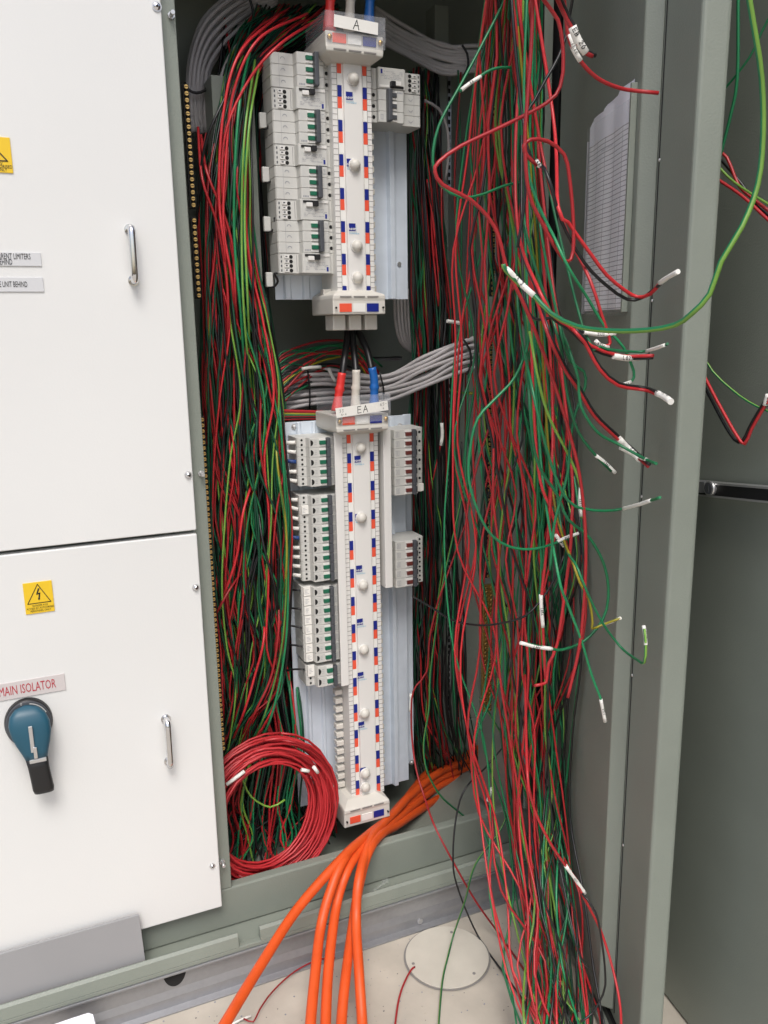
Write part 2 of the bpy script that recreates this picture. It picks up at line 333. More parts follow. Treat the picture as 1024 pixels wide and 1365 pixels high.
pp = plate(up, x0, x1, z0, z1, M['engr']); text('SURGE UNIT BEHIND', .0105, M['black'], pp, front(x1-.020, -.0021, (z0+z1)/2), 'RIGHT', fit=.047)
x0, x1, z0, z1 = rect(lo, (88, 897), (88, 919)); x0 = x1-.122
pp = plate(lo, x0, x1, z0, z1, M['engr2']); text('MAIN ISOLATOR', .0200, M['redtxt'], pp, front(x1-.013, -.0021, (z0+z1)/2), 'RIGHT', fit=.077)
def danger(o, x0, x1, z0, z1):
    p = plate(o, x0, x1, z0, z1, M['yellow'], 'warning_sign'); W = x1-x0; Hh = z1-z0; y = -.0021
    def T(u, v): return Vector((x0+W*u, y, z0+Hh*v))
    b = MB(); tri = [(.5, .93), (.10, .33), (.90, .33)]
    for i in range(3):
        a, c = T(*tri[i]), T(*tri[(i+1) % 3]); d = (c-a).normalized(); n = Vector((-d.z, 0, d.x))*W*.013
        b.add([a+n-d*W*.01, a-n-d*W*.01, c-n+d*W*.01, c+n+d*W*.01], [(0, 1, 2, 3)], M['black'])
    for poly in ([(.50, .80), (.56, .80), (.49, .66), (.42, .60)], [(.42, .60), (.49, .65), (.57, .66), (.55, .615)], [(.52, .64), (.57, .66), (.53, .47), (.48, .47)], [(.46, .47), (.55, .48), (.50, .41)]):
        b.add([T(*q) for q in poly], [(0, 1, 2, 3)[:len(poly)]], M['black'])
    b.build('symbol', p)
    for k, s in enumerate(('DANGER 415V', 'ACCESS BY AUTHORISED', 'PERSONNEL ONLY')): text(s, W*.105, M['black'], p, front(x0+W*.52, y, z0+Hh*(.25-.085*k)), sx=.8)
a = loc(lo, P(30, 778, YP)); c = loc(lo, P(73, 812, YP)); danger(lo, a.x, c.x, c.z-.002, a.z)
a = loc(up, P(17, 184, YP)); c = loc(up, P(18, 231, YP)); danger(up, c.x-.056, c.x, c.z, a.z)
# isolator
ic = loc(lo, P(38.5, 962, YP)); iso = empty('isolator_switch'); iso.parent = lo; iso.location = ic; iso.scale = (.71, .78, .82)
b = MB(); b.cyl((0, 0, 0), (0, -1, 0), .047, .011, M['black'], 48, r2=.0445); b.cyl((0, -.011, 0), (0, -1, 0), .0445, .0015, M['bar'], 48, r2=.043)
b.add([(.042*math.sin(t)*k, -.0128, .042*math.cos(t)*k) for k in (.92, .965) for t in [R_(8+i*5.5) for i in range(11)]], [(i, i+1, 12+i, 11+i) for i in range(10)], M['grey_pl'])
b.build('bezel', iso)
# lever: lofted sections from round head to grip, leaning a little to the right going down
secs = [(.038, .004, .016), (.034, .022, .026), (.024, .034, .034), (.008, .0395, .040), (-.010, .0385, .043), (-.028, .033, .044), (-.044, .0265, .044), (-.056, .0225, .044)]
def loft(secs, mm, y0):
    b = MB(); n = 20; vs = []
    for z, hw, d in secs:
        for i in range(n):
            t = 2*math.pi*i/n; cx, sx_ = math.cos(t), math.sin(t); e = .62
            vs.append((.0060*(-(z-.02))/.06+hw*math.copysign(abs(cx)**e, cx), -y0-(d-y0)/2-(d-y0)/2*math.copysign(abs(sx_)**e, sx_), z))
    fs = []
    for j in range(len(secs)-1): fs += [(j*n+i, j*n+(i+1) % n, (j+1)*n+(i+1) % n, (j+1)*n+i) for i in range(n)]
    fs += [tuple(range(n))[::-1], tuple((len(secs)-1)*n+i for i in range(n))]
    return b.add(vs, fs, mm, True)
loft(secs, M['lever'], .0127).build('lever', iso)
loft([(-.0562, .0218, .0435), (-.075, .0205, .043), (-.100, .0205, .043), (-.118, .021, .043), (-.126, .0195, .040)], M['black'], .020).build('grip', iso)
b = MB(); b.box(-.001, .0065, -.0468, -.043, -.040, .010, M['steel']); b.box(.0035, .0105, -.0482, -.0445, -.052, -.030, M['chrome']); b.box(-.006, .026, -.0465, -.042, -.061, -.054, M['steel']); b.build('padlock_slide', iso, .0008)
text('0', .007, M['grey_pl'], iso, front(-.010, -.0129, .0405), name='marking')
# ================================================================== CHASSIS
def breaker(kind, poles, pw, h_extra=0.):
    """local: x from outer end to busbar, -y out of tray, z up; centred on z"""
    H = poles*pw
    root = empty('circuit_breaker')
    b = MB(); prof = [(0, .002), (0, .050), (.003, .053), (.0155, .053), (.018, .066), (.0195, .068), (.064, .068), (.066, .066), (.067, .054), (.079, .053), (.079, .002)]
    for k in range(poles):
        z = H/2-(k+1)*pw
        b.prism(prof, lambda u, v, t: (u, -v, t), z+.0002, z+pw-.0002, M['grey_pl'])
    b.build('body', root, .0005, seg=1)
    on = kind == 'on'
    for k in range(poles):
        zc = H/2-(k+.5)*pw
        t0, t1 = (.032, .0435) if on else (.036, .047)
        MB().box(t0, t1, -.0715, -.0675, zc-.0036, zc+.0036, M['red_t' if on else 'green_t']).build('toggle', root, .0005, seg=1)
        MB().box(t0-.0005, t1+.002, -.0695, -.0676, zc+.0036, zc+.0068, M['cover']).box(t0-.0005, t1+.002, -.0695, -.0676, zc-.0068, zc-.0036, M['cover']).build('toggle_surround', root)
        if kind != 'three':
            b = MB(); n = 9
            b.add([(.0197+.0052*math.sin(math.pi*i/n), -.0684, zc+.0052*math.cos(math.pi*i/n)) for i in range(n+1)], [tuple(range(n+1))], M['hole']).build('test_port', root)
        if poles == 1:
            MB().cyl((.0085, -.0526, zc+.0041), (0, -1, 0), .0021, .0007, M['hole'], 10).build('terminal_screw', root); MB().cyl((.0085, -.0526, zc-.0041), (0, -1, 0), .0021, .0007, M['hole'], 10).build('terminal_screw', root)
        else:
            MB().cyl((.0075, -.0526, zc), (0, -1, 0), .0026, .0007, M['hole'], 12).build('terminal_screw', root)
        x = .056
        b = MB(); 
        for (a0, a1, c0, c1) in ((x, x+.007, -.0045, -.0041), (x, x+.007, .0041, .0045), (x, x+.0004, -.0045, .0045), (x+.0066, x+.007, -.0045, .0045), (x+.0025, x+.003, -.0035, .0035), (x+.0042, x+.0047, -.003, .003)):
            b.add([(a0, -.0683, zc+c0), (a1, -.0683, zc+c0), (a1, -.0683, zc+c1), (a0, -.0683, zc+c1)], [(0, 1, 2, 3)], M['ink'])
        for k2 in range(3): b.add([(.027, -.0683, zc-.003+k2*.003), (.031, -.0683, zc-.003+k2*.003), (.031, -.0683, zc-.0026+k2*.003), (.027, -.0683, zc-.0026+k2*.003)], [(0, 1, 2, 3)], M['ink'])
        b.build('rating_print', root)['kind'] = 'stuff'
    b0, b1 = (.0245, .0315) if on else (.0475, .0545)
    MB().box(b0, b1, -.0770, -.0676, -H/2+.0001, H/2-.0001, M['bar']).build('toggle_bar', root, .0012, seg=2)
    return root
def place(root, x, z, right, label, cat, group, ytray=1.44):
    root.location = (x, ytray, z); root.rotation_euler = (0, math.pi if right else 0, 0); tag(root, label, cat, group); return root
used = {}
def get(kind, poles, pw):
    k = (kind, poles)
    if k in used: return copy_tree(used[k])
    used[k] = breaker(kind, poles, pw); return used[k]
TZ = lambda z: z+H0
# --- chassis builder
def chassis(name, label, xc0, xc1, ztop, zbot, knobs, logos, ncell, pxx):
    o = empty(name, ((xc0+xc1)/2, 1.44, zbot)); tag(o, label, 'distribution chassis'); X = (xc0+xc1)/2; Hc = ztop-zbot; W = (xc1-xc0)/2
    b = MB(); b.prism([(-W, 0), (-W, -.076), (-W+.0007, -.078), (-.0165, -.078), (-.0155, -.083), (.0155, -.083), (.0165, -.078), (W-.0007, -.078), (W, -.076), (W, 0)], lambda u, v, t: (u, v, t), 0, Hc, M['cover']).build('busbar_cover', o, .0006)
    # recessed joints between the blanking tiles
    b = MB(); z = Hc-.0088
    while z > .003:
        for s in (-1, 1):
            for a0, a1 in ((.0265, W-.0002),):
                x0, x1 = sorted((s*a0, s*a1)); b.box(x0, x1, -.0783, -.0772, z-.00035, z+.00035, M['joint'])
        z -= .0088
    for s in (-1, 1): b.box(s*.0262-.0003, s*.0262+.0003, -.0783, -.0772, 0, Hc, M['joint'])
    b.build('tile_joints', o)['kind'] = 'stuff'
    cols = ('tabred', 'tabwhite', 'navy'); meshes = {}
    for k in range(ncell):
        z1 = Hc-.001-k*(Hc-.003)/ncell; z0 = z1-(Hc-.003)/ncell+.0006
        for s in (-1, 1):
            x0, x1 = sorted((s*.0185, s*.0255)); key = (k % 3, s)
            if key not in meshes:
                t = MB().box(x0, x1, -.0792, -.0775, 0, z1-z0, M[cols[k % 3]]).build('phase_tab', o, loc=(0, 0, z0)); meshes[key] = t
            else:
                t = meshes[key].copy(); col.objects.link(t); t.parent = o; t.location = (0, 0, z0)
    for py, px in knobs:
        q = P(px, py, 1.355); b = MB(); b.cyl((0, 0, 0), (0, -1, 0), .0108, .003, M['cover'], 28, r2=.0102); b.dome((0, -.003, 0), (0, -1, 0), .0095, .0085, M['cream'], 28, 6); b.build('knob', o, loc=(q.x-X, -.083, q.z-zbot))
    for py, px in logos:
        q = P(px, py, 1.357); lg = MB().add([(-.0065, 0, -.0060), (.0055, 0, -.0060), (.0055, 0, .0062), (-.0065, 0, .0062)], [(0, 1, 2, 3)], M['navy']).build('logo', o, loc=(q.x-X, -.0834, q.z-zbot))
        MB().box(-.0070, .0070, .0001, .0003, -.0078, -.0076, M['cyan']).box(.0069, .0071, .0001, .0003, -.0078, .004, M['cyan']).build('logo_frame', lg)
        text('NHP', .0052, M['cover'], lg, front(-.0005, -.0003, -.0030), bold=.0001, sx=1.15); text('POWERBUS', .0034, M['cyan'], lg, front(.003, 0, -.0100))
    return o
def fingers(o, x0, x1, z0, z1, Y=1.392):
    n = max(1, round((z1-z0)/.0178)); dz = (z1-z0)/n; t = None
    for k in range(n):
        if t is None: t = MB().box(x0-o.location.x, x1-o.location.x, Y-1.44, Y-1.425, 0, .0098, M['cream']).build('busbar_finger', o, .001)
        else: t = t.copy(); col.objects.link(t); t.parent = o
        t.location = (0, 0, z0+k*dz-o.location.z)
def tray(o, x0, x1, z0, z1, rx):
    X, _, Z = o.location
    b = MB(); b.box(x0-X, x1-X, 0, .0025, z0-Z, z1-Z, M['tray']); b.build('tray', o, .0006)
    # folded ridges
    for r0, r1, h in rx: MB().prism([(r0-X, 0), (r0+.003-X, -h), (r1-.003-X, -h), (r1-X, 0)], lambda u, v, t: (u, v, t), z0-Z+.0005, z1-Z-.0005, M['tray']).build('tray_rib', o, .0008)
def cap(o, z0, z1, x0, x1, up, tabs=None):
    """cream end shroud: front band with phase colours, sloped shoulder towards the cover"""
    X, _, Z = o.location; bx0, bx1 = x0-X, x1-X; Y1 = -.108
    s = 1 if up else -1
    # z0..z1 is the band; the shoulder tapers beyond it towards the cover
    zi, zo = (z0, z1) if up else (z1, z0)      # zi nearer the cover
    b = MB(); zs = [zi-Z, zi-s*.004-Z, zi-s*.010-Z, zi-s*.018-Z]
    secs = [(zo-Z, bx0, bx1, Y1), (zs[0], bx0, bx1, Y1), (zs[1], bx0, bx1, Y1-.001), (zs[2], bx0+.001, bx1-.001, Y1-.001), (zs[3], bx0+.016, bx1-.016, -.087)]
    vs = []; 
    for z, a, c, y in secs: vs += [(a, 0, z), (a, y, z), (c, y, z), (c, 0, z)]
    fs = [(0, 1, 2, 3), tuple(len(vs)-4+i for i in (3, 2, 1, 0))]
    for j in range(len(secs)-1): fs += [(j*4+i, j*4+(i+1) % 4, j*4+4+(i+1) % 4, j*4+4+i) for i in range(4)]
    b.add(vs, fs, M['cream']).build('end_shroud', o, .0018)
    w3 = (bx1-bx0-.026)/3
    for k, mm in enumerate(('tabred', 'tabwhite', 'navy')):
        a = bx0+.0115+k*(w3+.0015); zc = (z0+z1)/2-Z
        MB().box(a, a+w3-.0015, Y1-.0012, Y1+.0005, zc-.0068, zc+.0068, M[mm]).build('phase_tab', o)
        zsl = zi-s*.0068-Z
        MB().box(a+.001, a+w3-.002, Y1-.0022, Y1-.0008, zsl-.0011, zsl+.0011, M['joint']).build('vent_slot', o)
    return Y1
# ---------- chassis A
XA0, XA1 = .5120, .5815; zA1 = P(470, 83, 1.36).z; zA0 = P(475, 397, 1.36).z
A = chassis('distribution_chassis', 'upper white busbar chassis under the clear cover marked A', XA0, XA1, zA1, zA0, [(105, 471), (220, 473), (328, 476), (370, 477)], [(128, 466), (217, 467), (303, 470)], 21, 474)
zt = P(541, 170, 1.44).z+.075; zb = P(541, 399, 1.44).z
tray(A, .426, .681, zb, zt, [(.598, .612, .004), (.640, .655, .010), (.44, .455, .006), (.475, .49, .004)])
MB().box(.335-A.location.x, .405-A.location.x, .0032, .06, zb-A.location.z+.01, zt-A.location.z-.02, M['paint']).build('side_plate', A, .001)
q = P(532, 352, 1.44); MB().cyl((q.x-A.location.x, 0, q.z-zA0), (0, -1, 0), .004, .002, M['steel'], 12).build('screw', A)
fingers(A, .5820, .597, zA0+.012, P(500, 170, 1.39).z); fingers(A, .497, .5115, zA0+.006, zA0+.023)
zc0, zc1 = P(470, 419, 1.33).z, P(470, 401, 1.33).z; ax0, ax1 = P(444, 410, 1.332).x, P(514, 410, 1.332).x; cap(A, zc0, zc1, ax0, ax1, False)
for k in range(3):
    x = ax0+.008+k*.0335*.88-A.location.x; MB().box(x, x+.023, -.085, -.045, zc0-.026-zA0, zc0-zA0-.0005, M['cream']).build('shroud_tongue', A, .002, seg=3)
zu0, zu1 = P(474, 62, 1.33).z, P(474, 44, 1.33).z; ux0, ux1 = P(434, 52, 1.332).x, P(511, 52, 1.332).x; cap(A, zu0, zu1, ux0, ux1, True)
def screws_on(o, z, xs, Y1=-.108, mm='brass', r=.0042):
    for x in xs: b = MB(); b.dome((x-o.location.x, Y1-.0025, z-o.location.z), (0, -1, 0), r, .003, M[mm], 14); b.cyl((x-o.location.x, Y1, z-o.location.z), (0, -1, 0), r*.8, .0028, M[mm], 12); b.build('cover_screw', o)
screws_on(A, (zu0+zu1)/2, (ux0+.006, ux1-.006))
screws_on(A, (zc0+zc1)/2, (ax0+.005, ax1-.005), mm='hole', r=.0018)
def clear_box(o, x0, x1, z0, z1, name='clear_cover'):
    X, _, Z = o.location; t = .0015; y0, y1 = -.1145, -.020
    b = MB(); b.box(x0-X, x1-X, y0, y0+t, z0-Z, z1-Z, M['clear']); b.box(x0-X-t, x0-X, y0+t, y1, z0+.012-Z, z1-Z, M['clear']); b.box(x1-X, x1-X+t, y0+t, y1, z0+.012-Z, z1-Z, M['clear'])
    return b.build(name, o)
cA = clear_box(A, ux0-.0005, ux1+.0005, P(474, 62, 1.325).z, P(474, 18, 1.325).z)
def tape(o, c, w_, h_, rot, txt, hh, tx):
    X, Y, Z = o.location; lx = c.x-X; lz = c.z-Z; y = -.1158
    e = Vector((math.cos(rot), 0, math.sin(rot))); f = Vector((-math.sin(rot), 0, math.cos(rot)))
    b = MB(); b.obox((lx, y, lz), e*w_/2, (0, .0004, 0), f*h_/2, M['tape']); t = b.build('name_tape', o)
    b = MB()
    for s, u, v, h in txt: hand(b, s, frame(Vector((lx, y-.0007, lz))+e*u+f*v, e, f), h, h*.09, M['black'])
    b.build('handwriting', t)
tape(A, P(475, 33, 1.324), .074, .0175, R_(-3), [('A', -.005, -.0065, .013)], 0, 0)
# devices
DH_ = .0845
def rcd():
    root = empty('earth_leakage_breaker'); pw = .0172; zt_ = DH_/2; zr = zt_-3*pw; zb_ = -DH_/2
    b = MB(); prof = [(0, .002), (0, .050), (.002, .053), (.037, .053), (.0385, .066), (.040, .068), (.084, .068), (.086, .066), (.0865, .0595), (.0965, .0595), (.0965, .002)]
    for k in range(3): b.prism(prof, lambda u, v, t: (u, -v, t), zt_-(k+1)*pw+.0002, zt_-k*pw-.0002, M['grey_pl'])
    b.build('pole', root, .0005, seg=1).name = 'body'
    b = MB(); b.prism([(0, .002), (0, .050), (.002, .053), (.034, .053), (.036, .067), (.038, .069), (.085, .069), (.0865, .067), (.0866, .0593), (.0965, .0593), (.0965, .002)], lambda u, v, t: (u, -v, t), zb_+.0002, zr-.0003, M['grey_pl']).build('leakage_module', root, .0006, seg=1)
    for k in range(3):
        zc = zt_-(k+.5)*pw
        MB().box(.0535, .0645, -.0715, -.0675, zc-.0032, zc+.0035, M['green_t']).build('toggle', root, .0005, seg=1)
        MB().box(.0530, .066, -.0697, -.0676, zc+.0035, zc+.0068, M['cover']).box(.0530, .066, -.0697, -.0676, zc-.0068, zc-.0032, M['cover']).build('toggle_surround', root)
        b = MB(); n = 10; r0, r1 = .0030, .0038
        vs = [(.020+r*math.cos(math.pi*i/n), -.0534, zc-.001+r*math.sin(math.pi*i/n)) for r in (r0, r1) for i in range(n+1)]
        b.add(vs, [(i, i+1, n+2+i, n+1+i) for i in range(n)], M['ink']); b.box(.0135, .0137, -.0534, -.053, zc-.0082, zc+.0082, M['ink']); b.build('terminal_arc', root)
        MB().cyl((.0915, -.0592, zc), (0, -1, 0), .0030, .0006, M['hole'], 12).build('terminal_hole', root)
    MB().box(.065, .0725, -.080, -.0676, zr+.001, zt_-.0005, M['bar']).build('toggle_bar', root, .0015)
    for k in range(4):
        zc = zr-.006-k*.0073
        MB().box(.0095, .0175, -.0552, -.0528, zc-.0024, zc+.0024, M['cover']).box(.011, .0145, -.0556, -.0550, zc-.0003, zc+.0014, M['bar']).box(.0035, .0055, -.0534, -.0528, zc-.0018, zc+.0018, M['bar']).build('terminal_clamp', root)
        b = MB(); n = 9; b.add([(.0212+.0032*math.cos(2*math.pi*i/12), -.0534, zc+.0031*math.sin(2*math.pi*i/12)) for i in range(12)], [tuple(range(12))], M['hole']).build('terminal_hole', root)
    MB().box(.031, .0316, -.0534, -.0525, zb_+.003, zr-.003, M['joint']).box(.0, .0965, -.0536, -.0529, zr-.0004, zr+.0001, M['joint']).build('module_seam', root)
    MB().box(.0405, .0655, -.0705, -.0686, zr-.0058, zr-.0022, M['black']).box(.0575, .0655, -.0765, -.0686, zr-.0115, zr-.0030, M['black']).build('test_lever', root, .0006)
    MB().box(.0455, .0565, -.0725, -.0686, zr-.0125, zr-.0055, M['cover']).build('test_button', root, .001)
    MB().box(.067, .0845, -.0702, -.0688, zr-.0058, zr-.0022, M['cover']).build('flap', root)
    b = MB()
    for k in range(6):
        z = zr-.016-k*.0022; x = .042
        while x < .077:
            l = random.uniform(.001, .006)
            if random.random() < .6: b.add([(x, -.0693, z), (x+l, -.0693, z), (x+l, -.0693, z+.0005), (x, -.0693, z+.0005)], [(0, 1, 2, 3)], M['ink'])
            x += l+.0012
    b.add([(.0785, -.0693, zb_+.003), (.0818, -.0693, zb_+.003), (.0818, -.0693, zb_+.010), (.0785, -.0693, zb_+.010)], [(0, 1, 2, 3)], M['navy'])
    for a0, a1, c0, c1 in ((.0775, .0825, .0065, .0069), (.0775, .0825, -.0005, -.0001), (.0775, .0779, 0, .0065), (.0821, .0825, 0, .0065), (.0798, .0802, 0, .0065)):
        b.add([(a0, -.0683, zt_-.0115+c0), (a1, -.0683, zt_-.0115+c0), (a1, -.0683, zt_-.0115+c1), (a0, -.0683, zt_-.0115+c1)], [(0, 1, 2, 3)], M['ink'])
    for k in range(4): b.add([(.042+.0026*k, -.0683, zr+.003), (.0435+.0026*k, -.0683, zr+.003), (.0435+.0026*k, -.0683, zr+.0055), (.042+.0026*k, -.0683, zr+.0055)], [(0, 1, 2, 3)], M['ink'])
    b.build('rating_print', root)['kind'] = 'stuff'
    return root
zt0 = P(430, 72, 1.372).z
ords = ['topmost', 'second from top', 'third from top', 'lowest']
r0_ = rcd()
for k in range(4):
    o = r0_ if k == 0 else copy_tree(r0_)
    place(o, .4185, zt0-DH_/2-k*(DH_+.0003), False, f'{ords[k]} of the four grey breakers left of the upper busbar', 'circuit breaker', 'combined leakage breakers on the upper chassis')
o = copy_tree(r0_); place(o, .684, P(530, 90, 1.372).z-DH_/2-.002, True, 'single grey leakage breaker upside down at the upper right of the chassis marked A', 'circuit breaker', 'combined leakage breakers on the upper chassis')
for ch in o.children:
    if ch.name.split('.')[0] == 'toggle': ch.data = ch.data.copy(); ch.data.materials[0] = M['bar']
# ---------- chassis EA
XE0, XE1 = .5120, .5820; zE1 = P(482, 576, 1.36).z; zE0 = P(486, 1062, 1.36).z
E_ = chassis('distribution_chassis', 'lower long white busbar chassis under the clear cover marked EA', XE0, XE1, zE1, zE0, [(597, 481), (690, 482), (780, 484), (866, 485), (951, 486), (1031, 487), (1049, 487)], [(612, 477), (689, 478), (758, 479), (829, 480), (900, 481), (966, 482), (1027, 484)], 40, 485)
zt = P(400, 562, 1.44).z; zb = P(530, 1043, 1.44).z
tray(E_, .428, .672, zb, zt, [(.600, .612, .004), (.632, .646, .012), (.452, .463, .006), (.482, .492, .004)])
b = MB(); b.box(.673-E_.location.x, .690-E_.location.x, .012, .0145, zb-zE0+.03, zt-zE0, M['tray']).build('tray_flange', E_, .0006)
for px, py in ((392, 569), (533, 568), (549, 1016)):
    q = P(px, py, 1.44); b = MB(); b.cyl((q.x-E_.location.x, 0, q.z-zE0), (0, -1, 0), .0055, .0012, M['steel'], 16); b.dome((q.x-E_.location.x, -.0012, q.z-zE0), (0, -1, 0), .0038, .003, M['steel'], 12); b.build('mounting_screw', E_)
fingers(E_, .5825, .597, zE0+.008, zE1-.33+.02); fingers(E_, .5825, .597, zE1-.215, zE1-.14)
fingers(E_, .4960, .5110, zE0+.012, P(455, 915, 1.39).z)
zc0, zc1 = P(487, 1098, 1.33).z, P(487, 1081, 1.33).z; ex0, ex1 = P(459, 1090, 1.332).x, P(520, 1090, 1.332).x; cap(E_, zc0, zc1, ex0, ex1, False); screws_on(E_, (zc0+zc1)/2, (ex0+.005, ex1-.005), mm='hole', r=.0018)
for k in range(3):
    x = ex0+.006+k*(ex1-ex0-.012)/3-E_.location.x; MB().box(x, x+.021, -.085, -.045, zc0-.014-zE0, zc0-zE0-.0005, M['cream']).build('shroud_tongue', E_, .002, seg=3)
zu0, zu1 = P(482, 567, 1.33).z, P(482, 553, 1.33).z; vx0, vx1 = P(448, 555, 1.332).x, P(518, 555, 1.332).x; cap(E_, zu0, zu1, vx0, vx1, True); screws_on(E_, (zu0+zu1)/2, (vx0+.006, vx1-.006))
clear_box(E_, vx0-.002, vx1+.001, P(482, 563, 1.325).z, P(482, 527, 1.325).z)
tape(E_, P(483, 545.5, 1.324), .097, .0165, R_(5), [('EA', -.009, -.0055, .011), ('33', -.042, 0, .005), ('A-4', -.040, -.006, .004), ('65-', .034, .001, .005), ('4', .038, -.006, .004)], 0, 0)
MB().box(.4960-E_.location.x, .5112-E_.location.x, -.084, -.0795, P(450, 916, 1.357).z-zE0, P(450, 576, 1.357).z-zE0, M['cover']).build('blanking_strip', E_, .0008)
MB().box(.5895-E_.location.x, .6040-E_.location.x, -.084, -.05, P(515, 784, 1.357).z-zE0, P(515, 573, 1.357).z-zE0, M['cover']).build('blanking_strip', E_, .0008)
PW = .0174
grpL = [(583, 648, 5, 'top'), (660, 775, 9, 'second'), (782, 883, 8, 'third'), (888, 916, 2, 'lowest')]
num = ['first', 'second', 'third', 'fourth', 'fifth', 'sixth', 'seventh', 'eighth', 'ninth']
wires_in = []
for gi, (y0, y1, n, nm) in enumerate(grpL):
    za = P(430, y0, 1.372).z; zb_ = P(430, y1, 1.372).z; pw = (za-zb_)/n
    for k in range(n):
        o = get('off', 1, PW); z = za-(k+.5)*pw
        place(o, .4375-.002*(gi == 2), z, False, f'green-toggled breaker, {num[k]} down in the {nm} row left of the lower busbar', 'circuit breaker', 'single breakers left of the lower busbar')
        o.scale = (1, 1, pw/PW)
        wires_in.append((gi, k, z))
        if gi == 2 or (gi, k) in ((1, 1), (3, 0)):
            b = MB(); b.box(.002+random.uniform(0, .0012), .0155, -.0565, -.0528, -pw/2+.0013, pw/2-.0013, M['tape'])
            for kk in range(4): b.box(.005, .005+random.uniform(.003, .008), -.0568, -.0564, -.004+kk*.0024, -.0036+kk*.0024, M['ink'])
            t = b.build('paper_tag', o)
za = P(530, 573, 1.372).z
for k in range(2):
    o = get('on', 3, .0174); place(o, .684, za-.0261-k*.0525, True, ['upper', 'lower'][k]+' three-pole breaker at the top right of the lower chassis', 'circuit breaker', 'three-pole breakers right of the lower busbar')
o = get('on', 1, .0174); place(o, .684, za-.0525*2-.0087, True, 'single breaker with white tag just under the two three-pole breakers', 'circuit breaker', 'single breakers right of the lower busbar')
b = MB(); b.box(.001, .0145, -.0565, -.0528, -.007, .007, M['tape']).build('paper_tag', o)
src = o; za = P(530, 722, 1.372).z; zb_ = P(530, 784, 1.372).z
for k in range(5):
    o = copy_tree(src)
    for ch in list(o.children):
        if ch.name.startswith('paper_tag'): bpy.data.objects.remove(ch)
    pw = (za-zb_)/5; place(o, .684, za-(k+.5)*pw, True, f'single breaker, {num[k]} down of the five right of the lower busbar', 'circuit breaker', 'single breakers right of the lower busbar'); o.scale = (1, 1, pw/.0174)
# ================================================================== BRASS TERMINAL BARS
def termbar(px0, py0, px1, py1, Y, label, rows=1, wid=.009):
    a = P(px0, py0, Y); c = P(px1, py1, Y); o = empty('terminal_bar', ((a.x+c.x)/2, Y, c.z)); Hh = a.z-c.z; tag(o, label, 'terminal bar')
    MB().box(-wid/2, wid/2, 0, .008, 0, Hh, M['hole' if rows == 1 else 'brass']).build('bar', o, .0006)
    b = MB(); n = int(Hh/.0088)
    for k in range(n):
        for r in range(rows):
            x = (r-(rows-1)/2)*.011; b.cyl((x, -.001, (k+.5)*Hh/n), (0, -1, 0), .0030, .004, M['brass'], 8); b.box(x-.0026, x+.0026, -.0054, -.0049, (k+.5)*Hh/n-.0004, (k+.5)*Hh/n+.0004, M['hole'])
    b.build('screw_row', o)['kind'] = 'stuff'; return o
termbar(248, 112, 257, 278, 1.305, 'upper left brass terminal bar beside the post with grey cables above')
termbar(259, 290, 264, 398, 1.305, 'short brass terminal bar half way up beside the left post')
termbar(272, 555, 294, 1000, 1.305, 'long brass terminal bar beside the left post near the lower white panel')
termbar(650, 780, 650, 948, 1.33, 'lower right double row brass earth bar behind the hanging wires', 2, .020)
termbar(658, 130, 657, 395, 1.31, 'upper right brass earth bar glinting behind the hanging wires', 1, .010)
termbar(652, 420, 652, 770, 1.34, 'middle right brass earth bar mostly hidden by the hanging wires', 1, .010)
# ================================================================== DOORS
def door(name, label, p, A_, N_, L, z0, z1, thick):
    o = empty(name, p); tag(o, label); o.parent = cab; o.rotation_euler = (0, 0, math.atan2(-A_.y, -A_.x)); return o
# local x = towards the free edge, local y = outward (N)
d1 = door('door', 'open grey-green door with a document sleeve inside', (HINGE.x, HINGE.y, 0), DA, DN, .5, 0, 0, .03)
s_free = (PD(895, 700)-HINGE); Ld = -(s_free.x*DA.x+s_free.y*DA.y); Lr = -((PD(853, 700)-HINGE).dot(DA)); TH = .034
Lr = -((Vector((PD(853, 700).x, PD(853, 700).y, 0))-HINGE).dot(DA))
def db(name, x0, x1, y0, y1, z0, z1, mm='paint', bevel=.003, par=d1): return MB().box(x0, x1, y0, y1, z0, z1, M[mm]).build(name, par, bevel, seg=3)
db('skin', 0.02, Ld, 0, TH, .030, 1.80, bevel=.005)
PT = .020
b = MB(); b.prism([(.03, 0), (.03, -PT+.004), (.036, -PT), (Lr-.016, -PT), (Lr-.004, 0)], lambda u, v, t: (u, v-.0003, t), .045, 1.78, M['paint']).build('inner_panel', d1, .002)
db('seam', Lr+.0005, Lr+.0020, -.0008, .001, .045, 1.78, 'hole', 0)
db('bottom_flange', .02, Ld-.012, -.017, TH-.002, .004, .0155, bevel=.001)
db('bottom_seal', .02, Ld-.004, -.004, TH-.004, .0158, .0297, 'black', 0)
for px, py in ((838, 233), (853, 402), (843, 656), (842, 900), (831, 1128)):
    q = PD(px, py, -.002); lx = -(Vector((q.x, q.y, 0))-HINGE).dot(DA); MB().dome((Lr+.004, -.001, q.z), (0, -1, 0), .0022, .0015, M['steel'], 8).build('weld_stud', d1)
